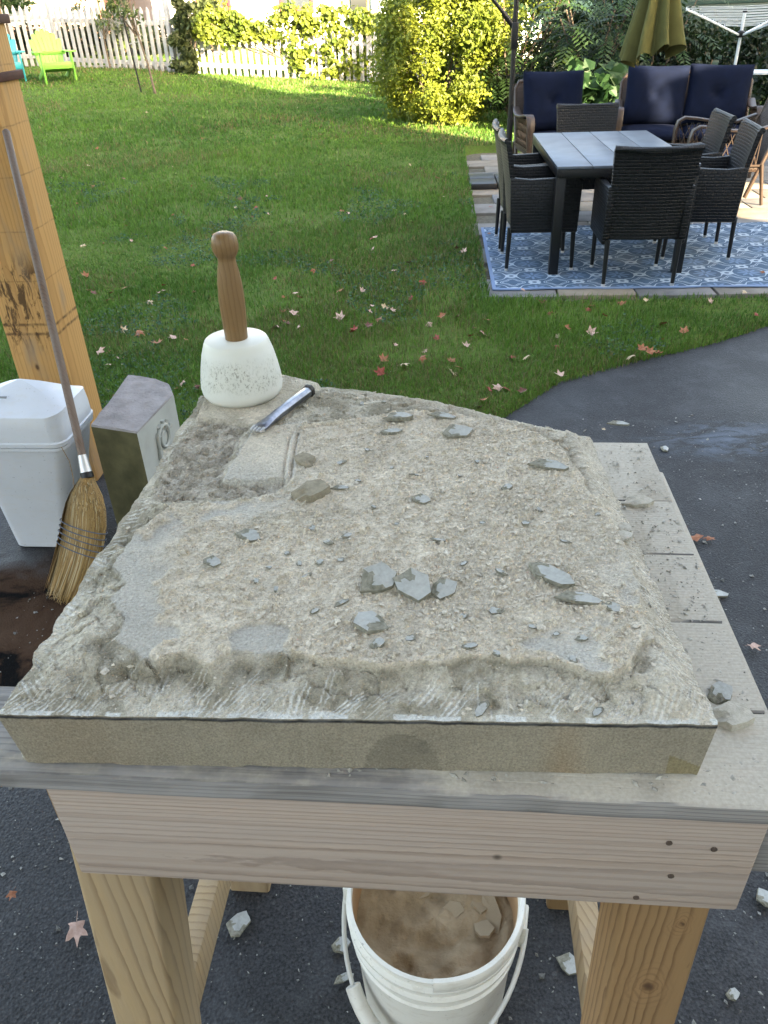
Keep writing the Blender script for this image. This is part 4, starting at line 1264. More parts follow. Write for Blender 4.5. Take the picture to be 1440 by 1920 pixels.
o = npmesh('stone_dust', np.stack([dx_.ravel(), dy_.ravel(), dz_.ravel()], 1), F, M_fill, bk_, smooth=True)
M_chip_b = plain('bucket_flake', (0.42, 0.33, 0.22), (0.30, 0.23, 0.15), 0.9, 0.15, 40)  # flakes browned to match, bucket shade painted into their colour
for k, (fx_, fy_, sz_) in enumerate(((.03, .02, .03), (.075, .05, .036), (.085, .0, .028), (.05, .075, .034), (-.02, .06, .026), (.095, .035, .03))):
    me = chips[k % 8].copy(); me.materials.clear(); me.materials.append(M_chip_b); me.materials.append(M_chip_b)
    ca, sa = math.cos(R(-15)), math.sin(R(-15))
    o = addobj('stone_flake', me)
    o.location = (0.062 + fx_ * ca - fy_ * sa, .744 + fx_ * sa + fy_ * ca, .282)
    o.scale = (sz_ * .62,) * 3; o.rotation_euler = (random.uniform(-.35, .35), random.uniform(-.35, .35), random.uniform(0, 6))
    tag(o, 'broken stone flake lying in the dust inside the white bucket', 'stone chip', 'stone flakes in the bucket')

# ------------------------------------------------------------------ swing-top bin
BINX, BINY = -1.245, 2.415
bin_ = empty('swing_bin', (BINX, BINY, 0.002), R(-5), 'grey-white plastic swing-top bin beside the timber post', 'bin')
b_ = MB()
rg = []
for w_, d_, z_, r_ in ((.195, .175, .000, .03), (.208, .187, .006, .035), (.215, .192, .03, .035), (.330, .262, .418, .04), (.332, .264, .423, .04), (.350, .280, .425, .045), (.350, .280, .436, .045)):
    rg.append([(p[0] + .10 * z_, p[1], z_) for p in rrect(w_, d_, r_, 6)])
b_.loft(rg)
b_.build('bin_body', M_bin, bin_, 0, 35)
b_ = MB()
rg = []
for w_, d_, z_, r_ in ((.345, .276, .4365, .045), (.353, .284, .440, .045), (.353, .284, .452, .045), (.345, .276, .456, .045), (.341, .272, .50, .05), (.333, .260, .54, .055)):
    rg.append([(p[0] + .10 * z_, p[1], z_) for p in rrect(w_, d_, r_, 6)])
# hood: the top rises from a low front and back lip to a ridge across the middle
base_r = rrect(.331, .258, .055, 6)
for f in (1.0, .9, .75, .55, .3, .02):
    rg.append([(p[0] * f + .055, p[1] * f, .542 + .078 * (1 - abs(p[1] * f) / .129) * (1 - (abs(p[0] * f) / .172) ** 3 * .75) + .004 * (1 - f)) for p in base_r])
b_.loft(rg)
lid = b_.build('lid', M_bin, bin_, 0, 28)
b_ = MB(); b_.box((.02, -.072, .5895), (.03, .007, .002), rot=Matrix.Rotation(R(32), 4, 'X'))
b_.build('lid_catch', plain('catch_grey', (.2, .2, .2)), lid, 0)

# ------------------------------------------------------------------ standing carved block
bp = [(-0.9519, 2.3009), (-0.7857, 2.2382), (-0.7277, 2.5282), (-0.7570, 2.6045), (-0.8227, 2.6728), (-0.9353, 2.7128)]
M_bl_top = plain('block_rough_top', (0.31, 0.285, 0.28), (0.21, 0.19, 0.185), 0.95, 0.15, 14, 90, 0.008, 0.8)
M_bl_f = plain('block_sawn_side', (0.40, 0.41, 0.38), (0.34, 0.345, 0.315), 0.85, 0.2, 10, 300, 0.001, 0.3)
M_bl_d = plain('block_shaded_end', (0.125, 0.115, 0.06), (0.07, 0.065, 0.034), 0.9, 0.15, 12, 120, 0.003, 0.5)  # end face lies in shade; that darkness is painted into its olive colour
blk = empty('carved_block', (bp[1][0], bp[1][1], 0), 0, 'standing stone block with rough top and carved scroll on its side', 'stone block')
loc = [(p[0] - bp[1][0], p[1] - bp[1][1]) for p in bp]
b_ = MB()
n = len(loc)
lev = []
for zz, ins in ((0.0, 0.0), (.25, 0.0), (.494, 0.0)):
    lev.append([(p[0], p[1], zz) for p in loc])
b_.loft(lev, caps=False)
me = b_.mesh('block_body', [M_bl_f, M_bl_d], 0, smooth=20)
for p in me.polygons:
    if p.normal.y < -.75: p.material_index = 1
addobj('block_body', me, blk)
gx_, gy_ = np.meshgrid(np.linspace(-.24, .10, 60), np.linspace(-.03, .52, 90))
ins = sdist(gx_, gy_, loc)
b_ = MB()
rings = []
cx_ = sum(p[0] for p in loc) / n; cy_ = sum(p[1] for p in loc) / n
dense = []
for k in range(n):
    a, c = loc[k], loc[(k + 1) % n]
    for q in range(10):
        dense.append((a[0] + (c[0] - a[0]) * q / 10, a[1] + (c[1] - a[1]) * q / 10))
for f in (1.0, .985, .93, .85, .75, .62, .48, .34, .2, .08, .005):
    rings.append([(cx_ + (p[0] - cx_) * f, cy_ + (p[1] - cy_) * f, .494 + (0 if f == 1 else .006 + .014 * (float(fbm(np.array([p[0] * f]), np.array([p[1] * f + 3]), 16, 4, 77)[0]) - .45))) for p in dense])
b_.loft(rings, caps=False)
b_.build('rough_top', M_bl_top, blk, 0, 60)
# carved scroll on the side that faces the bench
A_, B_ = Vector((*loc[1], 0)), Vector((*loc[2], 0))
eu = (B_ - A_).normalized(); en = Vector((eu.y, -eu.x, 0))
def scr(u, zz, o_): return A_ + eu * u + Vector((0, 0, zz)) + en * o_
b_ = MB()
pts = []
for q in range(40):
    t_ = q / 39
    a = R(200 - 470 * t_); rad = .052 * (1 - .62 * t_)
    pts.append(scr(.165 + rad * math.cos(a), .395 + rad * 1.05 * math.sin(a), .004))
b_.tube(pts, [.008 * (1 - .35 * q / 39) for q in range(40)], 8)
b_.tube([scr(.112, .375, .003), scr(.108, .345, .004), scr(.122, .325, .004), scr(.135, .318, .003)], [.007, .009, .008, .005], 8)
for k in range(5):
    a = R(20 + 32 * k)
    b_.tube([scr(.165 + .030 * math.cos(a), .395 + .03 * math.sin(a), .002), scr(.165 + .062 * math.cos(a), .395 + .062 * math.sin(a), .004)], [.004, .009], 7)
b_.build('carved_scroll', M_bl_f, blk, 0, 60)

# ------------------------------------------------------------------ timber post
def post_stain(nt, c):
    v = coords(nt)
    tc = nd(nt, 'ShaderNodeTexCoord'); sx = nd(nt, 'ShaderNodeSeparateXYZ'); lk(nt, tc.outputs['Object'], sx.inputs[0])
    zz = sx.outputs[2]
    # sooty smears on the front face and thin saw lines
    ff = mth(nt, 'LESS_THAN', sx.outputs[1], -0.095)
    sm = noise(nt, coords(nt, (16, 16, 5)), 2.2, 5, 0.7, 0.6)
    zb = mth(nt, 'MULTIPLY', ramp(nt, zz, [(0.55, 0.0), (0.64, 1.0)]), ramp(nt, zz, [(0.86, 1.0), (0.95, 0.0)]))
    f = mth(nt, 'MULTIPLY', mth(nt, 'MULTIPLY', ramp(nt, sm, [(0.50, 0.0), (0.58, 1.0)]), zb), ff)
    c = mix(nt, mth(nt, 'MULTIPLY', f, 0.85), c, (0.045, 0.022, 0.012))
    for z0 in (0.640, 0.675, 0.835, 1.005, 1.18, 1.33, 1.50):
        d = mth(nt, 'ABSOLUTE', mth(nt, 'SUBTRACT', mth(nt, 'ADD', zz, mth(nt, 'MULTIPLY', noise(nt, v, 12, 2), 0.008)), z0 + 0.004))
        wgt = 0.9 if z0 < 0.7 else 0.45
        c = mix(nt, mth(nt, 'MULTIPLY', ramp(nt, d, [(0.0012, 1.0), (0.0075 if z0 < .7 else 0.0035, 0.0)]), mth(nt, 'MULTIPLY', ramp(nt, noise(nt, v, 30, 3), [(0.35, 0.2), (0.6, 1.0)]), wgt)), c, (0.06, 0.03, 0.015))
    grey = ramp(nt, noise(nt, coords(nt, (8, 8, 2.2)), 1.6, 3), [(0.55, 0.0), (0.72, 0.55)])
    c = mix(nt, grey, c, (0.26, 0.21, 0.16))
    kx = mth(nt, 'ADD', mth(nt, 'POWER', mth(nt, 'ABSOLUTE', mth(nt, 'ADD', sx.outputs[0], 0.015)), 2), mth(nt, 'MULTIPLY', mth(nt, 'POWER', mth(nt, 'ABSOLUTE', mth(nt, 'SUBTRACT', zz, 0.508)), 2), 0.35))
    c = mix(nt, ramp(nt, mth(nt, 'SQRT', kx), [(0.005, 0.9), (0.009, 0.0)]), c, (0.07, 0.035, 0.018))
    return c
M_post = wood('post_timber', (0.60, 0.335, 0.125), (0.43, 0.22, 0.078), ring=170, tilt=(0.01, 0.012, 0), loc=(0.02, 0.06, 0), axis='Z', dist=1.5, fine=.7, stain=post_stain)
PX0, PY0 = -1.281, 2.902
post = empty('timber_post', (PX0, PY0, 0), R(-4), 'thick rough-sawn orange timber post with dark sooty smears behind the bin', 'post')
b_ = MB(); b_.box((0, 0, 1.66), (.204, .204, 3.32)); b_.build('post_timber', M_post, post, .006)
M_rust = plain('red_brown_strap', (0.085, 0.028, 0.015), (0.05, 0.017, 0.01), 0.7, 0.3, 20)
for zz in (1.468, 1.625):
    b_ = MB(); b_.box((0, 0, zz), (.232, .232, .026)); b_.build('strap', M_rust, post, .003)

# ------------------------------------------------------------------ corn broom
f0 = Vector((-0.946, 2.16, 0.432)); f1 = Vector((-1.128, 2.676, 1.332))
br = empty('corn_broom', (-1.06, 2.03, 0.0), 0, 'corn broom with long wooden handle leaning on the timber post', 'broom')
oV = Vector((-1.06, 2.03, 0.0))
dh = (f1 - f0).normalized()
b_ = MB(); b_.tube([f0 - oV, f0 + dh * .25 - oV, f0 + dh * .7 - oV, f1 - oV, f1 + dh * .006 - oV], [.0125, .0128, .0122, .0115, .006], 14)
b_.build('broom_handle', wood('broom_handle', (0.17, 0.10, 0.065), (0.085, 0.05, 0.034), ring=300, axis='Z', rough=.55, grey=(.25, .22, .2), greyamt=.6), br, 0, 50)
b_ = MB(); b_.tube([f0 + dh * .03 - oV, f0 - oV, f0 - dh * .028 - oV], [.0140, .0165, .0185], 16); b_.build('ferrule', M_silver, br, 0, 50)
b_ = MB(); b_.tube([f0 - dh * .026 - oV, f0 - dh * .044 - oV], [.0195, .0205], 16); b_.build('collar', M_black, br, 0, 50)
hb = f0 - dh * .040; ht = Vector((-1.075, 2.02, 0.006))
fwd = Vector((-.32, -1, 0)).normalized()            # flat side of the head looks this way
def hpos(t_):
    # a curved centre line, sweeping left towards the floor
    c_ = hb + (ht - hb) * t_
    return c_ + Vector((.020, .0, 0)) * math.sin(math.pi * t_)
wd = [(0, .019, .019), (.06, .034, .030), (.14, .056, .036), (.24, .072, .036), (.36, .080, .032), (.5, .080, .027), (.65, .075, .026), (.85, .064, .028), (1.0, .058, .030)]
def hw(t_):
    return float(np.interp(t_, [q[0] for q in wd], [q[1] for q in wd])), float(np.interp(t_, [q[0] for q in wd], [q[2] for q in wd]))
def frame(t_):
    d = (hpos(min(1, t_ + .02)) - hpos(max(0, t_ - .02))).normalized()
    s_ = d.cross(fwd).normalized()
    return s_, s_.cross(d)
def ringh(t_, k=1.0, n=24):
    s_, n_ = frame(t_); w_, d_ = hw(t_)
    return [hpos(t_) - oV + s_ * (w_ * k * math.cos(2 * math.pi * q / n)) + n_ * (d_ * k * math.sin(2 * math.pi * q / n)) for q in range(n)]
M_straw0 = plain('straw_core', (0.33, 0.20, 0.075), (0.18, 0.10, 0.035), 0.8, 0.25, 90, 300, 0.002, 0.7)
b_ = MB(); b_.loft([ringh(t_, .93 if t_ > 0 else 1) for t_ in np.linspace(0, .62, 16)] + [ringh(.8, .75), ringh(.93, .6)])
b_.build('bristle_core', M_straw0, br, 0, 60)
g = np.random.default_rng(12)
Vb, Fb, Cb = [], [], []
for q in range(1500):
    a = g.uniform(0, 2 * math.pi)
    ks, ke = 0.97, g.uniform(.25, 1.15)
    if g.random() < .55: ke = g.uniform(.75, 1.12)
    tend = g.uniform(.84, 1.03); t0 = g.uniform(0.0, .30) if g.random() < .7 else .5
    col_ = np.array([0.46, 0.29, 0.115]) * g.uniform(.45, 1.25)
    if g.random() < .10: col_ = np.array([0.62, 0.50, 0.30])
    pw = g.uniform(.0009, .0019)
    prev = None
    dev = g.normal(0, .012)
    for i_ in range(8):
        t_ = t0 + (tend - t0) * i_ / 7
        s_, n_ = frame(t_); w_, d_ = hw(t_)
        k_ = ks + (ke - ks) * max(0, (t_ - .45) / .55)
        p = hpos(t_) - oV + s_ * (w_ * k_ * math.cos(a) + dev * max(0, t_ - .55)) + n_ * (d_ * k_ * math.sin(a))
        if p.z < .002: p.z = .002
        tw = (s_ * math.cos(a + 1.5) + n_ * math.sin(a + 1.5)) * pw * (1 if i_ < 7 else .3)
        Vb += [tuple(p - tw), tuple(p + tw)]; Cb += [col_ * (1 if i_ else .8)] * 2
        if i_:
            m_ = len(Vb)
            Fb.append((m_ - 4, m_ - 3, m_ - 1, m_ - 2))
o = npmesh('bristles', Vb, Fb, leafmat('straw', .6, .12), br, colors=np.array(Cb)); o['kind'] = 'stuff'
M_thread = plain('blue_grey_thread', (0.14, 0.155, 0.19), (0.09, 0.10, 0.12), 0.8)
for k in range(5):
    t_ = .40 + k * .048
    rr2 = ringh(t_, 1.045, 28)
    b_ = MB(); b_.tube(rr2 + [rr2[0]], .0019, 6, caps=False); b_.build('stitching', M_thread, br, 0, 60)
b_ = MB()
s_, n_ = frame(.05)
st0 = hpos(.1) - oV + s_ * .03 + n_ * .02
b_.tube([st0, st0 + Vector((.006, 0, .05)), st0 + Vector((.008, .0, .10)), st0 + Vector((-.004, 0, .15))], .0011, 5)
b_.build('stray_straw', M_straw0, br, 0)

# ------------------------------------------------------------------ dining set on the rug
MZ = 0.027
table = empty('dining_table', pat(.85, 1.215, MZ), PYAW, 'grey plank-topped metal dining table on the blue rug', 'table')
M_top = plain('table_plank', (0.085, 0.108, 0.14), (0.045, 0.058, 0.08), 0.42, 0.5, 7, 60, 0.001, 0.15, detail=8)
for k in range(4):
    part_box('plank', -.45 + k * .2262, -.45 + k * .2262 + .2215, -.775, .775, .682, .700, M_top, table, .003)
b_ = MB()
for sx_ in (-1, 1): b_.box((sx_ * .435, 0, .655), (.028, 1.55, .050))
for sy_ in (-1, 1): b_.box((0, sy_ * .7605, .655), (.842, .028, .050))
b_.build('frame', M_black, table, .002)
for sx_ in (-1, 1):
    for sy_ in (-1, 1):
        b_ = MB(); b_.box((sx_ * .418, sy_ * .738, .31), (.062, .062, .640)); b_.build('leg', M_black, table, .003)

def dining_chair():
    """woven armchair, seat faces +y, origin on the floor under the seat"""
    rt_ = empty('dining_chair', (0, 0, 0), 0, '', 'chair', 'black woven dining chairs')
    b_ = MB(); b_.box((0, .02, .375), (.43, .43, .07)); box_uv(b_.build('seat', M_weave, rt_, .012))
    # back: curved panel, leaning
    n = 14
    rg = []
    for i_ in range(n + 1):
        t_ = i_ / n
        zz = .30 + .53 * t_
        yb = -.205 - .075 * t_ ** 1.3
        wdt = .225 + .032 * t_
        ring = []
        for u in np.linspace(-1, 1, 9):
            ring.append((u * wdt, yb + .022 * u * u - .015, zz + .010 * (u * u) * t_))
        for u in np.linspace(1, -1, 9):
            ring.append((u * wdt, yb + .022 * u * u + .018, zz + .010 * (u * u) * t_))
        rg.append(ring)
    b_ = MB(); b_.loft(rg); bk2 = box_uv(b_.build('backrest', M_weave, rt_, 0, 40))
    b_ = MB(); b_.tube([(u * .258, -.288 + .022 * u * u, .832 + .010 * u * u) for u in np.linspace(-1, 1, 11)], .019, 10); b_.build('top_roll', M_weave, bk2, 0, 60); box_uv(bk2.children[0])
    for sx_ in (-1, 1):
        b_ = MB()
        prof_ = [(-.215, .27), (.235, .27), (.242, .60), (.20, .628), (.02, .615), (-.10, .61), (-.235, .625)]
        x0, x1 = sx_ * .218, sx_ * .262
        vv = [(x0, a, c) for a, c in prof_] + [(x1, a, c) for a, c in prof_]
        m_ = len(prof_)
        ff = [tuple(range(m_)), tuple(range(2 * m_ - 1, m_ - 1, -1))] + [(k, m_ + k, m_ + (k + 1) % m_, (k + 1) % m_) for k in range(m_)]
        b_._add(vv, ff)
        import bmesh
        o = b_.build('arm_panel', M_weave, rt_, .010)
        bm = bmesh.new(); bm.from_mesh(o.data); bmesh.ops.recalc_face_normals(bm, faces=bm.faces); bm.to_mesh(o.data); bm.free()
        box_uv(o)
    b_ = MB(); b_.box((0, .224, .315), (.434, .02, .10)); box_uv(b_.build('front_panel', M_weave, rt_, .004))
    for sx_ in (-1, 1):
        for sy_ in (-1, 1):
            b_ = MB(); b_.tube([(sx_ * .225, sy_ * .215, .30), (sx_ * .222, sy_ * .225, .018)], [.017, .0125], 10)
            lg = b_.build('leg', M_black, rt_, 0, 50)
            b_ = MB(); b_.tube([(sx_ * .222, sy_ * .2252, .0), (sx_ * .222, sy_ * .225, .024)], .0135, 10); b_.build('foot_cap', M_silver, lg, 0, 50)
    return rt_
ch0 = dining_chair()
chs = [  # u, v, heading of the seat front relative to the patio's far direction, label
    (.945, .40, 0, 'black woven dining chair at the near end of the table, its back to the workbench'),
    (.345, .785, -90, 'black woven dining chair on the lawn side of the table, nearer the driveway'),
    (.335, 1.315, -90, 'black woven dining chair on the lawn side of the table, nearer the umbrella pole'),
    (1.50, 1.00, 84, 'black woven dining chair on the far long side of the table, nearer the driveway'),
    (1.50, 1.62, 88, 'black woven dining chair on the far long side of the table, nearer the loveseat'),
    (.90, 2.22, 180, 'black woven dining chair at the end of the table before the navy armchair')]
for k, (u, v, hd_, lab) in enumerate(chs):
    o = ch0 if k == 0 else copy_tree(ch0)
    o.location = pat(u, v, MZ if v < 1.75 else .025); o.rotation_euler = (0, 0, PYAW + R(hd_))
    o['label'] = lab

# ------------------------------------------------------------------ wicker lounge set
def cushion(name, w, h, d, parent, M, mat=M_navy, tuft=True):
    """stuffed cushion in the xz plane, thickness along y"""
    n = 15
    V, F = [], []
    for side in (-1, 1):
        for i_ in range(n):
            for j_ in range(n):
                u, v = -1 + 2 * i_ / (n - 1), -1 + 2 * j_ / (n - 1)
                puff = max(0.0, (1 - abs(u) ** 4) * (1 - abs(v) ** 4)) ** .5
                dep = d / 2 * (.22 + .78 * puff)
                if tuft: dep -= d * .30 * math.exp(-(u * u + v * v) / .035) + d * .07 * math.exp(-((abs(u) - abs(v)) ** 2) / .03) * math.exp(-(u * u + v * v) / .25)
                pin = 1 - .035 * (1 - min(1, abs(u) * abs(v) * 1.2))
                V.append(tuple(M @ Vector((u * w / 2 * pin, side * dep, v * h / 2 * pin))))
    def id_(s_, i_, j_): return s_ * n * n + i_ * n + j_
    for i_ in range(n - 1):
        for j_ in range(n - 1):
            F.append((id_(0, i_, j_), id_(0, i_ + 1, j_), id_(0, i_ + 1, j_ + 1), id_(0, i_, j_ + 1)))
            F.append((id_(1, i_, j_), id_(1, i_, j_ + 1), id_(1, i_ + 1, j_ + 1), id_(1, i_ + 1, j_)))
    for i_ in range(n - 1):
        for a, c in (((i_, 0), (i_ + 1, 0)), ((i_ + 1, n - 1), (i_, n - 1)), ((0, i_ + 1), (0, i_)), ((n - 1, i_), (n - 1, i_ + 1))):
            F.append((id_(0, *a), id_(1, *a), id_(1, *c), id_(0, *c)))
    return npmesh(name, V, F, mat, parent, smooth=True, sharp=70)

def lounge(name, W, loc, rz, label, seats, lattice=True):
    """brown wicker lounge seat; front faces -y; seats = number of cushions, 0 for none"""
    rt_ = empty(name, loc, rz, label, 'sofa' if seats == 2 else 'armchair')
    hw_ = W / 2
    b_ = MB(); b_.box((0, 0, .30), (W - .08, .62, .05)); box_uv(b_.build('seat', M_brown, rt_, .01))
    b_ = MB(); b_.box((0, -.30, .255), (W - .08, .02, .10)); box_uv(b_.build('front_skirt', M_brown, rt_, .004))
    # leaning back panel with a rim
    lean = Matrix.Translation((0, .29, .30)) @ Matrix.Rotation(R(-17), 4, 'X')
    b_ = MB(); b_.box((0, 0, .30), (W - .10, .022, .60), M=lean); bp_ = box_uv(b_.build('backrest', M_brown, rt_, .006))
    b_ = MB()
    outl = [lean @ Vector(p) for p in ((-hw_ + .05, 0, -.25), (-hw_ + .05, 0, .55), (-hw_ + .09, 0, .615), (0, 0, .635), (hw_ - .09, 0, .615), (hw_ - .05, 0, .55), (hw_ - .05, 0, -.25))]
    b_.tube(outl, .019, 8); b_.build('back_rim', M_brownrim, bp_, 0, 60)
    for sx_ in (-1, 1):
        xx = sx_ * (hw_ - .035)
        # flat arm that rolls over and runs down to the front foot
        path = [(xx, .36, .66), (xx, .20, .605), (xx, .0, .610), (xx, -.16, .635), (xx, -.27, .645), (xx, -.325, .615), (xx, -.345, .54), (xx, -.338, .36), (xx, -.335, .16), (xx, -.345, .0)]
        b_ = MB(); b_.tube(path, [.013] * 6 + [.013, .013, .012, .011], 8, sx=2.9, up=(0, 0.01, 1))
        b_ = MB()
        V = []
        rings = []
        for i_, p in enumerate(path):
            p = Vector(p); d = (Vector(path[min(i_ + 1, len(path) - 1)]) - Vector(path[max(i_ - 1, 0)])).normalized()
            nn = Vector((1, 0, 0)).cross(d)
            hw2 = .040 if i_ < 7 else .028
            rings.append([p + Vector((a * hw2, 0, 0)) + nn * (c * .011) for a, c in ((-1, -.5), (-.8, -1), (.8, -1), (1, -.5), (1, .5), (.8, 1), (-.8, 1), (-1, .5))])
        b_.loft(rings)
        ar = b_.build('arm', M_brownrim, rt_, 0, 50)
        # diagonal lattice under the arm
        b_ = MB()
        for k in range(11):
            y0 = -.31 + k * .058
            for dd in (-.11, .11):
                y1 = y0 + dd
                a0, a1 = max(-.325, min(.25, y0)), max(-.325, min(.25, y1))
                b_.bar((xx, a0, .33), (xx, a1, .598), .006, .011, up=(1, 0, 0))
        b_.bar((xx, -.33, .33), (xx, .30, .33), .016, .016)
        b_.build('arm_lattice', M_brownrim, ar, 0, 0)
        b_ = MB(); b_.tube([(xx, .30, .34), (xx, .37, .0)], [.018, .014], 8); b_.build('leg', M_brownrim, rt_, 0, 50)
    if seats:
        cw = (W - .17) / seats
        for k in range(seats):
            cx_ = -W / 2 + .085 + cw * (k + .5)
            if seats == 1 or True:
                cushion('seat_cushion', cw - .005, .58, .13, rt_, Matrix.Translation((cx_, -.035, .39)) @ Matrix.Rotation(R(90), 4, 'X'), tuft=False)
            cushion('back_cushion', cw - .004, .56, .17, rt_, Matrix.Translation((cx_ + random.uniform(-.01, .01), .205, .715)) @ Matrix.Rotation(R(-15), 4, 'X') @ Matrix.Rotation(R(random.uniform(-2.5, 2.5)), 4, 'Y'))
    return rt_
lounge('lounge_armchair', .80, (1.93, 8.82, .025), R(4), 'brown wicker armchair with navy cushions beside the umbrella pole', 1)
lounge('loveseat', 1.42, (3.30, 8.98, .025), R(-14), 'brown wicker loveseat with two navy back cushions', 2)
lounge('wicker_armchair', .72, (3.16, 7.62, .025), R(-98), 'bare brown wicker armchair facing the lawn, its back catching the sun', 0)
# (the cushionless chair shows a low seat pad)
o = cushion('seat_pad', .56, .56, .11, bpy.data.objects['wicker_armchair'], Matrix.Translation((0, -.03, .385)) @ Matrix.Rotation(R(90), 4, 'X'), tuft=False)

# ------------------------------------------------------------------ cantilever umbrella
um = empty('cantilever_umbrella', (1.42, 8.62, .026), R(-4), 'folded olive cantilever umbrella hanging from a black pole', 'umbrella')
M_bslab = plain('black_base', (.010, .011, .014), (.007, .007, .009), .45, .5, 12)
for k in range(4):
    b_ = MB(); b_.box((-.27 + (.285 if k % 2 else 0), -.12 + (.30 if k > 1 else 0), .03), (.275, .285, .055)); b_.build('base_slab', M_bslab, um, .008)
b_ = MB(); b_.tube([(0, .12, 0), (0, .12, .60)], .030, 14); b_.tube([(0, .12, .60), (0, .12, 2.55)], .025, 14); b_.build('pole', M_black, um, 0, 40)
b_ = MB(); b_.box((0, .12, 1.32), (.065, .075, .22)); sl = b_.build('sliding_sleeve', M_black, um, .008)
b_ = MB(); b_.tube([(.05, .10, 1.30), (.10, .06, 1.33), (.10, .05, 1.27)], .008, 8); b_.build('crank', M_black, sl, 0)
b_ = MB(); b_.tube([(0, .12, 1.38), (-.12, .12, 1.51)], .026, 10); b_.tube([(-.12, .12, 1.51), (-.62, .12, 2.05)], .017, 10); b_.build('lever_arm', M_black, um, 0, 40)
b_ = MB(); b_.tube([(-.25, .12, 2.28), (0, .12, 2.50), (.7, .1, 2.72), (1.34, .08, 2.66)], .022, 10); b_.build('boom', M_black, um, 0, 40)
b_ = MB()
nf = 9
def fold(r_, z_, t_):
    k_ = sstep(2.6, 1.2, np.array(z_)) if False else max(0.0, min(1.0, (2.55 - z_) / 1.4))
    return r_ * (1 + (.10 + .26 * k_) * math.cos(nf * t_ + .8 * math.sin(t_ * 2)) + .06 * k_ * math.cos(3 * t_ + 1))
prof = [(.03, 2.60), (.05, 2.52), (.085, 2.2), (.12, 1.9), (.145, 1.75), (.13, 1.68), (.165, 1.5), (.205, 1.3), (.235, 1.17)]
n_ = 108
vv, ff = [], []
for r_, z_ in prof:
    for k in range(n_):
        t_ = 2 * math.pi * k / n_
        q = fold(r_, z_, t_)
        zz = z_
        if z_ < 1.2: zz = z_ - .075 * (.5 - .5 * math.cos(nf * t_)) - .05 * math.sin(t_ * 2 + 1) + .03 * math.cos(t_)
        vv.append((1.32 + q * math.cos(t_), .08 + q * math.sin(t_), zz))
for i_ in range(len(prof) - 1):
    for k in range(n_):
        k2 = (k + 1) % n_
        ff.append((i_ * n_ + k2, i_ * n_ + k, (i_ + 1) * n_ + k, (i_ + 1) * n_ + k2))
b_._add(vv, ff); b_.build('canopy', M_olive, um, 0, 80)
b_ = MB(); b_.tube([(1.32, .08, 1.16), (1.32, .08, 2.62)], .016, 8); b_.build('canopy_hub', M_black, um, 0)
b_ = MB(); b_.lathe([(.128, 1.675), (.140, 1.68), (.140, 1.715), (.128, 1.72)], 40, c=(1.32, .08, 0), close=False); b_.build('tie_strap', M_olive, um, 0)

# ------------------------------------------------------------------ rotary clothes dryer
M_alu = plain('dryer_metal', (0.55, 0.60, 0.62), (0.42, 0.47, 0.50), 0.45, 0.5, 10)
dr = empty('clothes_dryer', (4.98, 12.0, 0), R(20), 'rotary clothes dryer with pale arms standing before the dark green shed', 'clothes dryer')
b_ = MB(); b_.tube([(0, 0, 0), (0, 0, 1.42)], .021, 12); b_.build('pole', M_alu, dr, 0, 40)
b_ = MB(); b_.lathe([(.045, 1.13), (.05, 1.15), (.05, 1.19), (.03, 1.21)], 12); b_.build('hub', M_black, dr, 0, 40)
b_ = MB(); b_.lathe([(.024, 1.40), (.032, 1.41), (.032, 1.44), (.02, 1.45)], 12); b_.build('cap', M_black, dr, 0, 40)
tips = []
for k in range(4):
    a = R(90 * k + 6)
    tp = Vector((1.04 * math.cos(a), 1.04 * math.sin(a), 1.47))
    tips.append(tp)
    b_ = MB(); b_.bar((.04 * math.cos(a), .04 * math.sin(a), 1.16), tp, .030, .022); b_.build('arm', M_alu, dr, .003)
for q in range(8):
    f = .30 + .70 * q / 7
    b_ = MB()
    for k in range(4):
        a_, c_ = tips[k], tips[(k + 1) % 4]
        hub_ = Vector((0, 0, 1.17))
        p0 = hub_ + (a_ - hub_) * f; p1 = hub_ + (c_ - hub_) * f
        md = (p0 + p1) / 2 - Vector((0, 0, .012))
        b_.tube([p0 + Vector((0, 0, .014)), md + Vector((0, 0, .014)), p1 + Vector((0, 0, .014))], .0036, 5, caps=False)
    b_.build('clothes_line', M_alu, dr, 0)

# ------------------------------------------------------------------ barbecue at the patio's edge
bq = empty('barbecue', (4.86, 9.95, .0), R(-20), 'barbecue with pale side panel and steel lid beside the shrubs', 'barbecue')
M_cream = plain('cream_panel', (0.50, 0.50, 0.36), (0.42, 0.42, 0.30), 0.6, 0.3, 6)
b_ = MB(); b_.box((.05, 0, .42), (.50, .44, .55)); b_.build('cart', M_cream, bq, .01)
b_ = MB(); b_.box((.05, 0, .76), (.60, .50, .12)); b_.build('firebox', M_cream, bq, .02)
b_ = MB(); b_.tube([(-.26, 0, .84), (.36, 0, .84)], .20, 20, up=(0, 0, 1)); b_.build('lid', M_steel, bq, .01, 40)
b_ = MB(); b_.tube([(-.20, -.24, .94), (.30, -.24, .94)], .016, 10); b_.build('lid_handle', M_silver, bq, 0)
b_ = MB(); b_.box((-.40, 0, .86), (.26, .42, .025)); b_.build('side_shelf', M_alu, bq, .005)
for sx_ in (-.18, .28):
    for sy_ in (-.2, .2):
        b_ = MB(); b_.tube([(sx_, sy_, .15), (sx_, sy_, 0)], .02, 8); b_.build('leg', M_black, bq, 0)

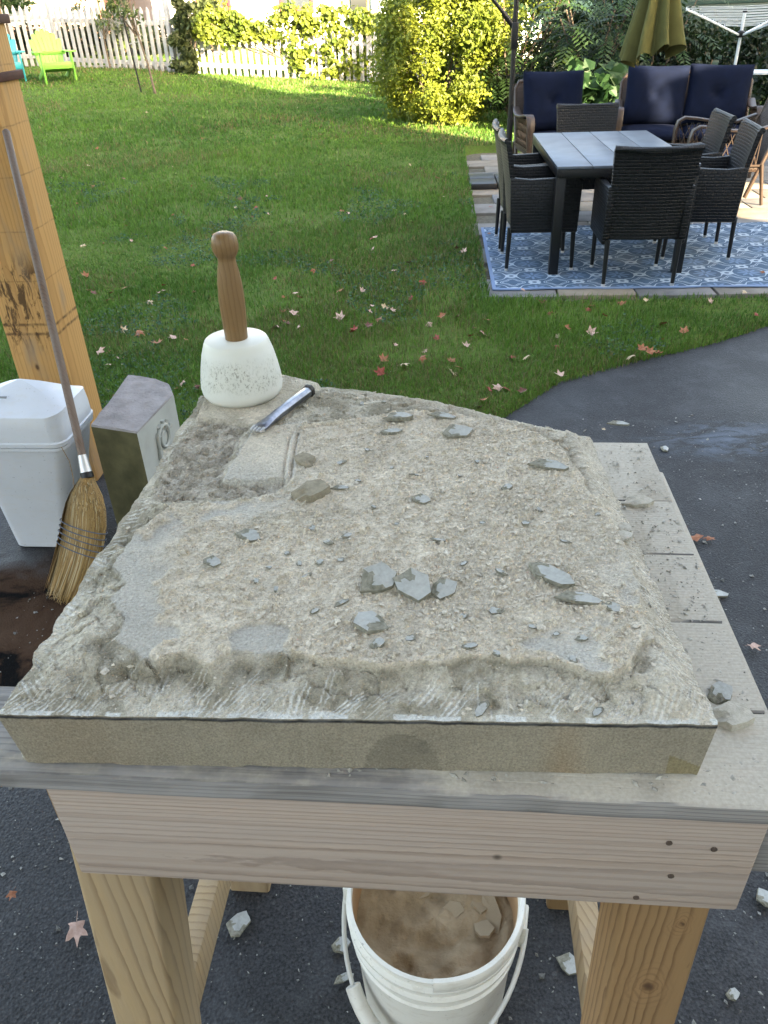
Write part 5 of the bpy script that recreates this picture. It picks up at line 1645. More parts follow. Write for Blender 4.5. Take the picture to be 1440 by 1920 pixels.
# ------------------------------------------------------------------ picket fence and gate
def picket_mesh(h, w=.088, d=.02):
    b_ = MB(); b_.prism([(-w / 2, 0), (w / 2, 0), (w / 2, h - .08), (0, h), (-w / 2, h - .08)], -d / 2, d / 2, M=Matrix.Rotation(R(90), 4, 'X'))
    return b_.mesh('picket', M_white, .003, 30)
pm_gate, pm_low = picket_mesh(1.20), picket_mesh(.93)
def fence(name, a, b, pm, h, spacing, label, cat, z_lift=.05, rails=(.17, .80), posts=(0, 1), post_h=None, jit=.01, frame_=False):
    a, b = Vector(a), Vector(b)
    L_ = (Vector((b.x, b.y, 0)) - Vector((a.x, a.y, 0))).length
    rz = math.atan2(b.y - a.y, b.x - a.x)
    rt_ = empty(name, a, rz, label, cat)
    dz = b.z - a.z
    n = int(L_ / spacing)
    for k in range(n):
        x = spacing * (k + .5)
        o = addobj('picket', pm, rt_)
        o.location = (x + random.uniform(-jit, jit) * .4, -.03, dz * x / L_ + z_lift + random.uniform(-jit, jit))
        o.rotation_euler = (0, random.uniform(-.012, .012), 0)
    for f in rails:
        b_ = MB(); b_.bar((0.0, .0, h * f + z_lift), (L_, .0, dz + h * f + z_lift), .038, .085); b_.build('rail', M_white, rt_, .004)
    for f in posts:
        b_ = MB(); ph = post_h or h + .08
        b_.box((L_ * f, .02, dz * f + ph / 2 - .05), (.10, .10, ph + .1)); b_.build('post', M_white, rt_, .008)
    return rt_
g0, g1, g2 = (-8.9, 21.35, .66), (-7.20, 21.0, .64), (-4.20, 19.60, .50)
fence('picket_fence', g0, g1, pm_gate, 1.2, .165, 'white picket fence panel behind the lime-green garden chair', 'fence', rails=(.17, .80), posts=(0,))
gt = fence('garden_gate', g1, g2, pm_gate, 1.2, .170, 'wide white picket gate with rails, in the shade', 'gate', rails=(.12, .76), posts=(.012, .99), post_h=1.42)
b_ = MB(); b_.box((1.65, .05, -.02), (3.1, .06, .14)); b_.build('sill_board', plain('grey_board', (.3, .29, .27)), gt, .005)
fence('picket_fence', (-4.08, 19.62, .49), (2.6, 19.0, .08), pm_low, .93, .150, 'sunlit white picket fence overgrown by the leafy vine', 'fence', z_lift=.03, rails=(.20, .75), posts=(.0, .30, .62, .97), post_h=1.05)

# ------------------------------------------------------------------ garden chairs with slatted fan backs
def adirondack(name, loc, rz, mat, label):
    """faces -y, origin on the ground"""
    rt_ = empty(name, loc, rz, label, 'garden chair')
    lean = Matrix.Translation((0, .10, .20)) @ Matrix.Rotation(R(-24), 4, 'X')
    tops = (.60, .70, .76, .78, .76, .70, .60)
    for k in range(7):
        x0 = (k - 3) * .066; x1 = (k - 3) * .098
        b_ = MB(); n = 6
        pts = [(-.031, 0), (.031, 0), (.046, tops[k] - .03), (.03, tops[k]), (-.03, tops[k]), (-.046, tops[k] - .03)]
        off = [(p[0] + x0 + (x1 - x0) * p[1] / .78, p[1]) for p in pts]
        b_.prism(off, -.010, .010, M=lean @ Matrix.Rotation(R(90), 4, 'X'))
        b_.build('back_slat', mat, rt_, .004)
    for k in range(5):
        b_ = MB(); b_.box((0, -.43 + k * .105, .345 - k * .036), (.52, .095, .02), rot=Matrix.Rotation(R(-19), 4, 'X')); b_.build('seat_slat', mat, rt_, .004)
    b_ = MB(); b_.box((0, -.50, .30), (.54, .022, .10)); b_.build('front_board', mat, rt_, .004)
    for sx_ in (-1, 1):
        b_ = MB(); b_.box((sx_ * .29, -.44, .265), (.03, .12, .53)); b_.build('leg', mat, rt_, .004)
        b_ = MB(); b_.bar((sx_ * .262, -.48, .30), (sx_ * .262, .36, .04), .024, .10); b_.build('side_rail', mat, rt_, .004)
        b_ = MB(); b_.prism([(sx_ * .24 - .0, -.52), (sx_ * .40, -.50), (sx_ * .41, -.30), (sx_ * .32, .20), (sx_ * .27, .20), (sx_ * .235, -.30)], .530, .552); b_.build('arm', mat, rt_, .004)
    b_ = MB(); b_.box((0, .215, .515), (.66, .03, .07)); b_.build('back_brace', mat, rt_, .004)
    return rt_
M_lime = plain('lime_paint', (0.17, 0.44, 0.06), (0.14, 0.38, 0.05), 0.45, 0.4, 5)
M_teal = plain('teal_paint', (0.008, 0.27, 0.30), (0.006, 0.22, 0.25), 0.45, 0.4, 5)
adirondack('garden_chair', (-6.38, 18.25, .53), R(30), M_lime, 'lime-green slatted garden chair with fan-shaped back by the gate')
adirondack('garden_chair', (-7.38, 18.35, .545), R(24), M_teal, 'teal slatted garden chair half hidden behind the timber post')

# ------------------------------------------------------------------ foliage
def crown_points(n, blobs, seed, shell=.55):
    """points spread through a set of ellipsoids (cx,cy,cz,rx,ry,rz), denser towards their skins; returns points and outward normals"""
    g = np.random.default_rng(seed)
    vol = np.array([b[3] * b[4] * b[5] for b in blobs]) ** .8
    w = g.choice(len(blobs), n, p=vol / vol.sum())
    B = np.array(blobs)[w]
    d = g.normal(size=(n, 3)); d /= np.linalg.norm(d, axis=1)[:, None]
    r = (shell + (1 - shell) * g.random(n)) * (1 + .12 * g.normal(size=n))
    P_ = B[:, :3] + d * B[:, 3:] * r[:, None]
    return P_, d
def tone_cols(P_, c_lo, c_hi, seed, freq=3.0, spread=.5):
    g = np.random.default_rng(seed)
    t = fbm(P_[:, 0] + P_[:, 1] * .6, P_[:, 2] + P_[:, 1] * .3, freq, 3, seed)
    t = np.clip((t - .3) / .4, 0, 1)[:, None] * .7 + g.random((len(P_), 1)) * .3
    return (np.array(c_lo) * (1 - t) + np.array(c_hi) * t) * (1 - spread / 2 + spread * g.random((len(P_), 1)))
def stems(rt_, base, tops, r0, r1, seed, name='trunk', mat=None):
    g = random.Random(seed)
    b_ = MB()
    for tp in tops:
        a, c = Vector(base), Vector(tp)
        pts = [a + Vector((g.uniform(-.04, .04), g.uniform(-.04, .04), 0))]
        for q in (.3, .6, .85, 1.0):
            pts.append(a + (c - a) * q + Vector((g.uniform(-.05, .05), g.uniform(-.05, .05), 0)) * (c - a).length * .6)
        b_.tube(pts, [r0, r0 * .8, (r0 + r1) / 2, r1 * 1.3, r1], 7)
    return b_.build(name, mat or M_bark, rt_, 0, 50)

# the big sunlit shrub
sh = empty('round_shrub', (1.02, 13.0, .085), 0, 'large rounded yellow-green shrub standing in the sun beside the lawn', 'shrub')
blobs = []
g = random.Random(5)
for k in range(90):
    a = g.uniform(0, 2 * math.pi); zz = g.uniform(.12, 1.85)
    prof_r = 1.08 * math.sqrt(max(0.08, 1 - ((zz - .95) / 1.12) ** 2))
    rr3 = prof_r * g.uniform(.45, .92)
    blobs.append((rr3 * math.cos(a) * 1.0, rr3 * math.sin(a) * .85, zz, g.uniform(.16, .32), g.uniform(.16, .32), g.uniform(.2, .42)))
Pc, Nn = crown_points(30000, blobs, 3, .35)
Pc = Pc[Pc[:, 2] > .02]; 
Nn = Pc - np.array([0, 0, .7]); Nn /= np.linalg.norm(Nn, axis=1)[:, None]
leafcloud('crown', Pc, .031, tone_cols(Pc, (.10, .15, .018), (.225, .27, .034), 4, 4), M_leaf, sh, up=.25, seed=8, nrm=Nn * .8)
stems(sh, (0, 0, 0), [b[:3] for b in blobs[::7]], .022, .007, 2)

# the vine over the fence
vn = empty('grape_vine', (-1.3, 19.42, .30), 0, 'broad-leaved vine sprawling over the sunlit picket fence', 'vine')
blobs = []
g = random.Random(9)
for k in range(150):
    x = g.uniform(-2.3, 2.2)
    hi = 1.22 + .12 * math.sin(x * 2.3) + .25 * max(0, 1 - abs(x + .1) / .9) 
    lo = .82 if x < -.9 else (.55 if x < -.4 else .08)
    blobs.append((x, g.uniform(-.16, .12), g.uniform(lo, hi), g.uniform(.14, .3), .14, g.uniform(.10, .2)))
for k in range(70):
    x = g.uniform(-.35, 2.3)
    blobs.append((x, g.uniform(-.2, .05), g.uniform(.1, 1.2), g.uniform(.14, .28), .13, g.uniform(.10, .2)))
Pc, Nn = crown_points(9000, blobs, 13, .3)
Nn[:, 1] -= 1.0
leafcloud('foliage', Pc, .047, tone_cols(Pc, (.07, .12, .018), (.19, .235, .032), 14, 5, .8), M_leaf, vn, up=.2, seed=18, shape='vine', nrm=Nn * .7)
stems(vn, (.3, 0, 0), [b[:3] for b in blobs[::6]], .02, .006, 22, 'stem')
# the shaded climber on the gate post
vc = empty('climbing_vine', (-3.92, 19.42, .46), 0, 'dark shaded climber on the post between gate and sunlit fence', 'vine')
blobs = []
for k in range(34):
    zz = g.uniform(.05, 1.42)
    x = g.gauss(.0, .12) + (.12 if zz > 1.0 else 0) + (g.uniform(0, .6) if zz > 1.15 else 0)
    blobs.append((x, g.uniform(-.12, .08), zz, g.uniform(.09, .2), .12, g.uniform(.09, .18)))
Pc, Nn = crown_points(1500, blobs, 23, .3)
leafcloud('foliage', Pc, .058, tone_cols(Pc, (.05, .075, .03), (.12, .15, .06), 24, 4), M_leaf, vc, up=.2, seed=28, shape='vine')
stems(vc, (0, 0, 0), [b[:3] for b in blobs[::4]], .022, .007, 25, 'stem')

# two slender saplings, one tied to a stake
sp = empty('young_tree', (-3.92, 16.2, .376), 0, 'slender young tree tied to a dark stake on the lawn', 'tree')
b_ = MB(); b_.tube([(0, 0, 0), (-.05, .02, .5), (-.17, .04, 1.1), (-.22, .05, 1.7), (-.3, .05, 2.6)], [.026, .019, .016, .014, .008], 8); b_.build('trunk', M_bark, sp, 0, 50)
blobs = [(-.3 + g.uniform(-.55, .4), g.uniform(-.3, .3), g.uniform(1.15, 2.7), .16, .16, .14) for _ in range(26)]
Pc, Nn = crown_points(900, blobs, 33, .2)
leafcloud('crown', Pc, .042, tone_cols(Pc, (.06, .10, .03), (.13, .17, .05), 34, 4), M_leaf, sp, up=.2, seed=38)
stems(sp, (-.15, .04, .95), [b[:3] for b in blobs[::3]], .008, .003, 36, 'branch')
b_ = MB(); b_.tube([(-.28, .12, 0), (-.38, .14, 1.25)], [.016, .016], 8); b_.build('stake', M_black, sp, 0, 50)
b_ = MB(); b_.tube([(-.345, .12, .82), (-.13, .02, .86)], .009, 6); b_.build('tie', M_white, sp, 0)
sp2 = empty('young_tree', (-5.80, 20.2, .61), 0, 'thin grey-leaved sapling in front of the picket gate', 'tree')
b_ = MB(); b_.tube([(0, 0, 0), (-.02, 0, .5), (.03, 0, 1.0), (-.03, 0, 1.8)], [.022, .018, .014, .008], 8); b_.build('trunk', M_bark, sp2, 0, 50)
blobs = [(g.uniform(-.4, .7), g.uniform(-.3, .1), g.uniform(.75, 2.0), .17, .16, .14) for _ in range(26)]
Pc, Nn = crown_points(1000, blobs, 43, .2)
leafcloud('crown', Pc, .042, tone_cols(Pc, (.08, .11, .06), (.16, .19, .11), 44, 4), M_leaf, sp2, up=.2, seed=48)
stems(sp2, (0, 0, .6), [b[:3] for b in blobs[::3]], .008, .003, 46, 'branch')

def bushy(name, loc, blobs, n, size, lo, hi, label, cat, seed, shape='kite', r0=.05, tops=None, group=None):
    rt_ = empty(name, loc, 0, label, cat, group)
    Pc, Nn = crown_points(n, blobs, seed, .35)
    Pc = Pc[Pc[:, 2] > .03]
    leafcloud('crown', Pc, size, tone_cols(Pc, lo, hi, seed + 1, 2.2), M_leaf, rt_, up=.25, seed=seed + 2, shape=shape)
    stems(rt_, (0, 0, 0), tops or [b[:3] for b in blobs[::4]], r0, r0 * .3, seed + 3)
    return rt_
bushy('overhanging_tree', (-9.0, 22.3, .7), [(g.uniform(-1.6, 1.15), g.uniform(-.6, .5), g.uniform(.95, 2.6), .4, .4, .2) for _ in range(44)], 9000, .06, (.022, .06, .022), (.06, .115, .04), 'dark leafy tree overhanging the picket fence behind the teal chair', 'tree', 51, r0=.12)
bushy('yellowing_tree', (-4.0, 23.6, .4), [(g.uniform(-.45, .4), g.uniform(-.5, .5), g.uniform(1.25, 3.6), .3, .3, .3) for _ in range(20)], 1700, .055, (.17, .16, .03), (.32, .27, .05), 'yellowing tree behind the fence post beside the white house', 'tree', 56, r0=.08)
bushy('blue_green_bush', (-.25, 23.5, .2), [(g.uniform(-.6, .6), g.uniform(-.3, .3), g.uniform(.4, 1.35), .28, .25, .22) for _ in range(16)], 1500, .06, (.10, .17, .12), (.2, .27, .19), 'pale blue-green bush rising behind the vine', 'bush', 58, r0=.03)
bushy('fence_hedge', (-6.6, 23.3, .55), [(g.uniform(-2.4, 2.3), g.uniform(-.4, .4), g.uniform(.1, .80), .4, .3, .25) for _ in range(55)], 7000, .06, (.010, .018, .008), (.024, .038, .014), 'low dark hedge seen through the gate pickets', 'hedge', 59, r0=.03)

# sumacs: long drooping leaves of many paired leaflets
def sumac(loc, seed, nf, hgt, spread, lab):
    g = np.random.default_rng(seed)
    rt_ = empty('sumac', loc, 0, lab, 'shrub')
    V, F, C = [], [], []
    sb = MB()
    heads = []
    for q in range(6):
        a = g.uniform(0, 6.28)
        tp = Vector((math.cos(a) * spread * g.uniform(.3, .8), math.sin(a) * spread * .6 * g.uniform(.3, .8), hgt * g.uniform(.55, 1.0)))
        heads.append(tp)
        sb.tube([(0, 0, 0), tuple(tp * .45 + Vector((g.uniform(-.1, .1), 0, .05))), tuple(tp)], [.022, .016, .009], 7)
    sb.build('trunk', M_bark, rt_, 0, 50)
    for q in range(nf):
        h = heads[q % 6]
        t_ = g.uniform(.25, 1.0)
        st_ = h * t_ + Vector((g.normal() * .04, g.normal() * .04, g.normal() * .05))
        a = g.uniform(0, 6.28)
        dr_ = Vector((math.cos(a), math.sin(a) - .25, g.uniform(.05, .6))).normalized()
        Lf = g.uniform(.42, .68)
        col_ = np.array([.021, .049, .013]) * g.uniform(.65, 1.5) * (np.array([1.5, 1.25, .8]) if g.random() < .12 else 1)
        npair = 9
        prevp = st_
        for i_ in range(1, npair + 1):
            f = i_ / npair
            p = st_ + dr_ * (Lf * f) - Vector((0, 0, Lf * .55 * f * f))
            d = (p - prevp).normalized(); prevp = p
            sd_ = d.cross(Vector((0, 0, 1)))
            if sd_.length < .05: sd_ = Vector((1, 0, 0))
            sd_.normalize(); nn = sd_.cross(d)
            for sg in (-1, 1):
                ll = .155 * (1 - .55 * abs(f - .45)) * g.uniform(.85, 1.1)
                dl = (sd_ * sg * .85 + d * .55 - nn * .22 + Vector((0, 0, g.uniform(-.1, .05)))).normalized()
                wv = dl.cross(nn).normalized() * (ll * .155)
                o_ = len(V)
                V += [tuple(p), tuple(p + dl * ll * .4 + wv), tuple(p + dl * ll), tuple(p + dl * ll * .4 - wv)]
                F += [(o_, o_ + 1, o_ + 2), (o_, o_ + 2, o_ + 3)]
                C += [col_ * g.uniform(.8, 1.2)] * 4
    npmesh('crown', V, F, M_leaf, rt_, colors=np.array(C))
sumac((2.15, 12.9, .03), 61, 110, 2.3, 1.0, 'sumac with long paired leaves behind the navy armchair, its top in the sun')
sumac((3.15, 12.3, .02), 62, 120, 2.2, 1.0, 'dark sumac with drooping leaves between armchair and folded umbrella')
sumac((4.0, 13.0, .01), 63, 100, 2.3, 1.0, 'dark sumac behind the folded olive umbrella')
sumac((1.6, 15.2, .04), 64, 110, 2.5, 1.1, 'sunlit sumac rising behind the rounded shrub')
bushy('sunlit_thicket', (2.7, 16.8, .03), [(g.uniform(-1.4, 1.2), g.uniform(-.4, .5), g.uniform(.3, 2.6), .4, .35, .3) for _ in range(40)], 5200, .055, (.06, .10, .015), (.15, .19, .03), 'sunlit yellow-green thicket rising behind the sumacs', 'shrub', 91, r0=.04)
bushy('maple_seedling', (2.95, 11.35, .0), [(g.uniform(-.4, .4), g.uniform(-.15, .2), g.uniform(.25, .8), .2, .2, .16) for _ in range(14)], 380, .085, (.022, .065, .022), (.06, .125, .04), 'low maple seedling with broad leaves behind the loveseat arm', 'shrub', 66, 'vine', .02)
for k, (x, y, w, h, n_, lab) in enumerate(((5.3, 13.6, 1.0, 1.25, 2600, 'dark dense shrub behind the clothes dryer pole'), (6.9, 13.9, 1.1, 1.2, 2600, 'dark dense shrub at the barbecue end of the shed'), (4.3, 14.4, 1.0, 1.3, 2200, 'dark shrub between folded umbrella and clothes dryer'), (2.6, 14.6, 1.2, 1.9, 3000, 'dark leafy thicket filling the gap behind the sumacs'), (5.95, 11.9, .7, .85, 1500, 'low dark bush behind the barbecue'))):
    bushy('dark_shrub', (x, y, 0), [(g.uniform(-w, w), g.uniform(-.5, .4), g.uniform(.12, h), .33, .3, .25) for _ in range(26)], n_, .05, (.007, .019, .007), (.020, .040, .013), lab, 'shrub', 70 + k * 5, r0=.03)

# ------------------------------------------------------------------ buildings behind
def siding_mat(name, c, pitch=.13):
    mt, nt, b = new_mat(name, .6, .3)
    v = coords(nt)
    lk(nt, ramp(nt, noise(nt, v, 2.5, 4), [(.3, tuple(x * .85 for x in c)), (.7, c)]), b.inputs['Base Color'])
    w = nd(nt, 'ShaderNodeTexWave'); w.bands_direction = 'Z'; w.wave_profile = 'SAW'; w.inputs['Scale'].default_value = 6.283 / (20 * pitch)
    lk(nt, v, w.inputs['Vector'])
    bump(nt, b, w.outputs[1], .8, .015)
    return mt
M_hw = siding_mat('white_siding', (.78, .78, .76)); M_roof = plain('roof_shingle', (.10, .095, .09), (.06, .058, .055), .9, .2, 3, 40, .01, .5)
M_glass = plain('window_glass', (.05, .06, .07), (.03, .04, .05), .1, .6, 2, bst=0)
M_red = plain('red_trim', (.42, .035, .05), (.35, .03, .04), .5)
def house(name, x0, x1, y0, d, h, mat, label, wins, trim, roof_h=2.2):
    rt_ = empty(name, ((x0 + x1) / 2, y0 + d / 2, -.05), 0, label, 'house')
    W = x1 - x0
    b_ = MB(); b_.box((0, 0, h / 2), (W, d, h)); b_.build('wall', mat, rt_)
    b_ = MB(); b_._add([(-W / 2 - .3, -d / 2 - .3, h), (W / 2 + .3, -d / 2 - .3, h), (W / 2 + .3, d / 2 + .3, h), (-W / 2 - .3, d / 2 + .3, h), (-W / 2 - .3, 0, h + roof_h), (W / 2 + .3, 0, h + roof_h)], [(0, 1, 5, 4), (2, 3, 4, 5), (0, 4, 3), (1, 2, 5), (3, 2, 1, 0)]); b_.build('roof', M_roof, rt_)
    for (wx, wz, ww, wh) in wins:
        fx = wx - (x0 + x1) / 2
        b_ = MB()
        for a in (-1, 1):
            b_.box((fx + a * (ww / 2 + .05), -d / 2 - .025, wz), (.10, .06, wh + .2)); b_.box((fx, -d / 2 - .026, wz + a * (wh / 2 + .05)), (ww, .06, .10))
        wo = b_.build('window', trim, rt_, .004)
        b_ = MB(); b_.box((fx, -d / 2 - .006, wz), (ww, .02, wh)); b_.build('pane', M_glass, wo)
    return rt_
house('white_house', -6.2, -.55, 27, 8, 5.2, M_hw, 'bright white sunlit house with red-trimmed window behind the vine', [(-2.0, 2.3, .8, 1.15), (-4.4, 2.35, .8, 1.1)], M_red)
house('pale_house', .2, 7, 30, 8, 4.8, siding_mat('pale_teal_siding', (.60, .70, .67)), 'pale teal house behind the blue-green bush', [(2.0, 2.2, .9, 1.2)], M_white)
house('salmon_house', -15, -8.4, 29, 8, 5.0, siding_mat('salmon_siding', (.66, .40, .32)), 'salmon-pink house seen through the picket gate', [(-11.0, 2.2, .9, 1.2)], M_white)
# brown pole by the white house
b_ = MB(); b_.tube([(0, 0, -.1), (0, 0, 3.2)], [.05, .045], 10); b_.box((0, 0, 2.9), (.5, .06, .06)); b_.box((0, -.04, 2.6), (.10, .06, .14))
o = b_.build('utility_post', plain('brown_post', (.22, .13, .07)), None, 0, 40); o.location = (.06, 26.2, .1); tag(o, 'slim brown utility post beside the white house', 'post')
# dark green shed with clapboards
sd_ = empty('green_shed', (6.4, 16.2, 0), R(-3), 'dark green clapboard shed behind the clothes dryer', 'shed')
M_green = plain('green_clapboard', (.006, .036, .033), (.0045, .027, .024), .55, .4, 4)
b_ = MB(); b_.box((0, 1.6, 1.3), (5.6, 3.1, 2.6)); b_.build('shed_wall', M_green, sd_)
cb = MB(); cb.box((0, 0, 0), (5.6, .022, .128), rot=Matrix.Rotation(R(-6), 4, 'X')); cme = cb.mesh('clapboard', M_green, .002)
for k in range(20):
    o = addobj('clapboard', cme, sd_); o.location = (0, .035, .08 + k * .122)
b_ = MB(); b_._add([(-3.1, -.4, 2.5), (3.1, -.4, 2.5), (3.1, 3.5, 2.5), (-3.1, 3.5, 2.5), (-3.1, 1.55, 3.7), (3.1, 1.55, 3.7)], [(0, 1, 5, 4), (2, 3, 4, 5), (0, 4, 3), (1, 2, 5), (3, 2, 1, 0)]); b_.build('roof', M_roof, sd_)

# ------------------------------------------------------------------ unseen shade: the house behind the viewer and added blocking volumes
SH = SUN_H; SU = Vector((-SH.y, SH.x, 0))      # SU runs across the light
def uw(u, w, z=0.0):
    p = SU * u - SH * w
    return Vector((p.x, p.y, z))
rzA = math.atan2(SU.y, SU.x)
hA = empty('cream_house', uw(0, -6), rzA, 'tall house behind the viewer that shades the yard', 'house')
M_brick = plain('house_wall', (.70, .68, .64), (.62, .60, .56), .8, .2, 3)
def hbox(par, name, u0, u1, w0, w1, z0, z1, mat):
    b_ = MB(); b_.box(((u0 + u1) / 2, (w0 + w1) / 2, (z0 + z1) / 2), (u1 - u0, w1 - w0, z1 - z0)); return b_.build(name, mat, par)
hbox(hA, 'wall', -16, 6.6, -8, 0, -.1, 15.0, M_brick)
hbox(hA, 'upper_shade_block', 7.92, 8.72, -.6, 0, 8.9, 15.0, M_brick)  # added volume that widens the far shadow towards the gate post
hbox(hA, 'lower_slot_block', 6.6, 7.92, -.6, 0, -.1, 3.85, M_brick)  # made-up volume below a slot that lets sun reach the patio
hbox(hA, 'upper_slot_block', 6.6, 7.92, -.6, 0, 5.3, 15.0, M_brick)  # made-up volume above the same slot, bounding the patio sun patch
hbox(hA, 'roof', -16.4, 8.72, -8.4, .1, 15.0, 15.3, M_roof)
hB = empty('shrub_shade_block', uw(15.5, -4), rzA, 'unseen block added to shade the shrubs and loveseat', 'house')  # unseen volume, added to block sun from shrubs, loveseat and shed
hbox(hB, 'wall', -5.75, 6, -5, 0, -.1, 7.6, M_brick)
hbox(hB, 'roof', -5.75, 6.2, -5.2, .1, 7.6, 7.9, M_roof)
hbox(hB, 'shade_step', -6.2, -5.75, -3, 0, -.1, 6.8, M_brick)  # added step, sized to leave just the nearest sumac's top lit
hbox(hB, 'low_shade_block', -7.5, -6.2, -3, 0, -.1, 5.1, M_brick)  # added low part: shades the loveseat, leaves the round shrub sunlit
# carport roof above the workbench
cpo = empty('carport', (-.9, .2, 0), R(-4), 'open timber carport roof over the workbench', 'carport')
RZ = 3.4
b_ = MB(); b_.box((-.35, .85, RZ), (3.7, 3.7, .06)); b_.build('roof_deck', M_post, cpo)
for k in range(5):
    b_ = MB(); b_.box((-2.05 + k * .85, .85, RZ - .085), (.05, 3.6, .11)); b_.build('rafter', M_post, cpo)
for x_, y_ in ((-2.0, -.8), (1.3, -.8)):
    b_ = MB(); b_.box((x_, y_, 1.62), (.18, .18, 3.24)); b_.build('carport_post', M_post, cpo, .006)

# ------------------------------------------------------------------ fallen maple leaves
def maple(seed, col, curl):
    g = random.Random(seed)
    lobes = [(0, 1.0), (52, .86), (-52, .86), (112, .55), (-112, .55)]
    pts = []
    for a, r_ in ((0, 1.0), (14, .62), (27, .52), (44, .72), (54, .88), (66, .66), (84, .42), (104, .50), (116, .60), (130, .42), (165, .30), (180, .22), (195, .30), (230, .42), (244, .60), (256, .50), (276, .42), (294, .66), (306, .88), (316, .72), (333, .52), (346, .62)):
        rr4 = r_ * g.uniform(.88, 1.08)
        pts.append((rr4 * math.cos(R(a)), rr4 * math.sin(R(a))))
    n = len(pts)
    def zc(p): return curl * (p[0] ** 2 * .35 + p[1] ** 2 * .55) + .10 * math.sin(p[0] * 5 + seed) * math.sin(p[1] * 4) + g.uniform(-.02, .02)
    vv = [(0, 0, 0)] + [(p[0] * .5, p[1] * .5, zc((p[0] * .5, p[1] * .5))) for p in pts] + [(p[0], p[1], zc(p)) for p in pts]
    ff = []
    for k in range(n):
        k2 = (k + 1) % n
        ff.append((0, 1 + k, 1 + k2)); ff.append((1 + k, 1 + n + k, 1 + n + k2, 1 + k2))
    b_ = MB(); b_._add(vv, ff)
    b_.tube([(0, 0, 0), (-.35, .02, .03), (-.75, .08, .06)], [.018, .014, .012], 4)
    return b_.mesh('fallen_leaf', col, 0, 60)
def dry_leaf(name, c1, c2):
    mt, nt, b = new_mat(name, .65, .3)
    v = coords(nt)
    lk(nt, ramp(nt, noise(nt, v, 3.0, 5), [(.35, c1), (.65, c2)]), b.inputs['Base Color'])
    return mt
LM = {'red': dry_leaf('leaf_red', (.14, .022, .015), (.27, .06, .04)), 'pale': dry_leaf('leaf_pale', (.36, .22, .17), (.48, .33, .27)), 'rust': dry_leaf('leaf_rust', (.18, .06, .026), (.29, .115, .055)), 'tan': dry_leaf('leaf_tan', (.34, .24, .14), (.48, .38, .25)), 'dark': dry_leaf('leaf_dark', (.07, .03, .02), (.15, .06, .04))}
leaves = {k: [maple(i_ * 7 + len(k), LM[k], cv) for i_, cv in enumerate((.6, -.5, 1.3, -1.1))] for k in LM}
names_ = {'red': 'red fallen maple leaf lying on the lawn grass', 'pale': 'pale pinkish fallen maple leaf lying underside up on the lawn', 'rust': 'rust-orange fallen maple leaf lying on the lawn grass', 'tan': 'dry tan fallen leaf lying on the lawn grass', 'dark': 'dark brown fallen leaf sunk in the lawn grass'}
def put_leaf(kind, x, y, z_, s_, label=None, group=None, tilt=.6):
    o = addobj('fallen_leaf', random.choice(leaves[kind]))
    o.location = (x, y, z_); o.scale = (s_ * random.uniform(.8, 1.1), s_ * random.uniform(.62, 1), s_ * random.uniform(.5, 1.1))
    o.rotation_euler = (random.uniform(-tilt, tilt), random.uniform(-tilt, tilt), random.uniform(0, 6.28))
    tag(o, label or names_[kind], 'leaf', group or kind + ' leaves fallen on the lawn')
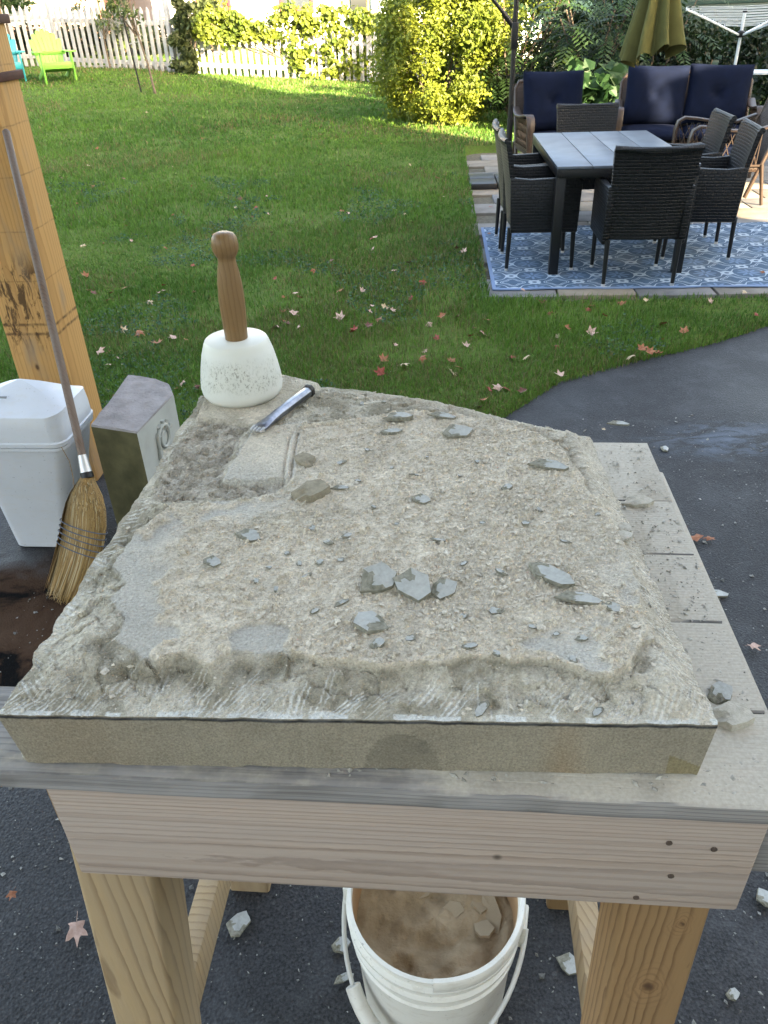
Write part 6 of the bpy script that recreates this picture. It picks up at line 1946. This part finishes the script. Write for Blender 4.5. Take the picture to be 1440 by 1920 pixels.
for x, y, z_ in [(0.711, 3.870, 0.000), (0.774, 3.820, 0.000), (0.659, 4.441, 0.000), (0.535, 4.192, 0.000), (0.009, 4.537, -0.000), (0.093, 4.643, 0.000), (-0.149, 4.303, 0.000), (-0.219, 4.580, 0.000), (-0.056, 4.380, -0.000), (0.489, 4.051, 0.000), (0.600, 4.227, 0.000), (0.368, 3.703, 0.000), (0.418, 3.733, 0.000), (0.489, 3.351, 0.000), (0.621, 3.467, 0.000), (0.582, 3.470, 0.000), (0.911, 3.601, 0.000), (1.393, 3.864, 0.000), (1.425, 3.831, 0.000), (1.462, 3.813, 0.000), (1.319, 3.805, 0.000), (1.072, 4.221, 0.000), (1.196, 4.167, 0.000), (1.507, 4.635, -0.000), (2.331, 4.800, -0.000), (2.046, 4.625, 0.000), (1.630, 4.250, -0.000), (1.707, 4.115, 0.000), (-0.518, 4.660, 0.000), (-0.572, 4.715, 0.000), (-0.597, 4.454, -0.000), (-1.455, 5.333, 0.008), (-1.457, 5.171, 0.004), (-1.902, 5.217, 0.005), (-2.077, 5.629, 0.016), (-1.955, 5.276, 0.007), (-1.780, 5.101, 0.002), (-1.725, 5.306, 0.007), (-1.499, 5.041, 0.001), (-1.001, 3.672, 0.000), (-1.408, 4.025, -0.000), (-1.448, 3.954, 0.000), (-1.551, 4.115, 0.000), (-1.252, 4.245, 0.000), (-1.175, 4.321, 0.000), (-1.404, 4.430, -0.000), (-1.084, 7.538, 0.053), (-1.276, 7.870, 0.062), (-0.289, 7.356, 0.041), (-0.214, 7.250, 0.038), (0.620, 5.988, 0.013), (0.672, 5.911, 0.012), (0.325, 5.196, 0.003), (0.240, 5.689, 0.010), (0.137, 5.511, 0.008), (-0.010, 6.059, 0.017), (-0.090, 5.077, 0.001), (0.220, 4.882, 0.000), (-0.232, 5.093, 0.002), (-0.329, 5.818, 0.014), (-0.435, 5.574, 0.010), (-0.589, 6.123, 0.021), (0.028, 3.890, -0.000), (0.125, 3.809, 0.000), (0.227, 3.871, 0.000), (0.336, 4.170, 0.000), (0.309, 4.432, 0.000), (0.395, 4.515, 0.000), (1.017, 4.740, 0.000), (1.044, 4.540, -0.000), (0.954, 4.960, 0.000)]:
    put_leaf(random.choices(('red', 'pale', 'rust', 'tan', 'dark'), (30, 22, 28, 10, 10))[0], x, y, z_ + random.uniform(.044, .066), random.uniform(.038, .052))
cnt = 0
while cnt < 222:
    y = 3.1 + 12 * random.random() ** 2.7
    x = random.uniform(-1, 1) * (.58 * y + .4)
    if y < edge_y(x) + .04: continue
    u, v = unpat(x, y)
    if u > -.1 and v > -.1: continue
    kd = random.choices(('red', 'pale', 'rust', 'tan', 'dark'), (26, 18, 26, 14, 16))[0]
    put_leaf(kd, x, y, float(lawn_z(x, y)) + random.uniform(.042, .062), random.uniform(.022, .046))
    cnt += 1
for (x, y), kd, s_, lab in zip([(1.1022, 2.2129), (1.1441, 2.2037), (1.0648, 1.6617), (-0.6784, 0.8987), (-1.0872, 1.5621), (-0.8445, 0.9788), (0.9866, 3.0578)], ('rust', 'rust', 'pale', 'pale', 'pale', 'rust', 'tan'), (.045, .03, .032, .042, .03, .018, .02),
        ('curled rust-brown leaf on the driveway beside the bench end', 'small rust leaf touching the curled leaf on the driveway', 'single pink-tan leaf on the driveway beyond the bench', 'crumpled pink leaf on the driveway beside the pale bench leg', 'pink leaf on the driveway below the broom', 'tiny orange leaf fragment on the driveway near the pink leaf', 'small tan leaf on the driveway behind the slab')):
    put_leaf(kd, x, y, .02, s_, lab, 'leaves on the driveway', .2)
for (u, v), kd in zip(((1.83, .42), (.12, 2.6), (.05, 1.6), (2.2, 2.9)), ('rust', 'red', 'rust', 'dark')):
    p = pat(u, v, .045); put_leaf(kd, p[0], p[1], p[2], .03, 'small fallen leaf lying on the rug or patio slabs', 'leaves on the patio', .15)
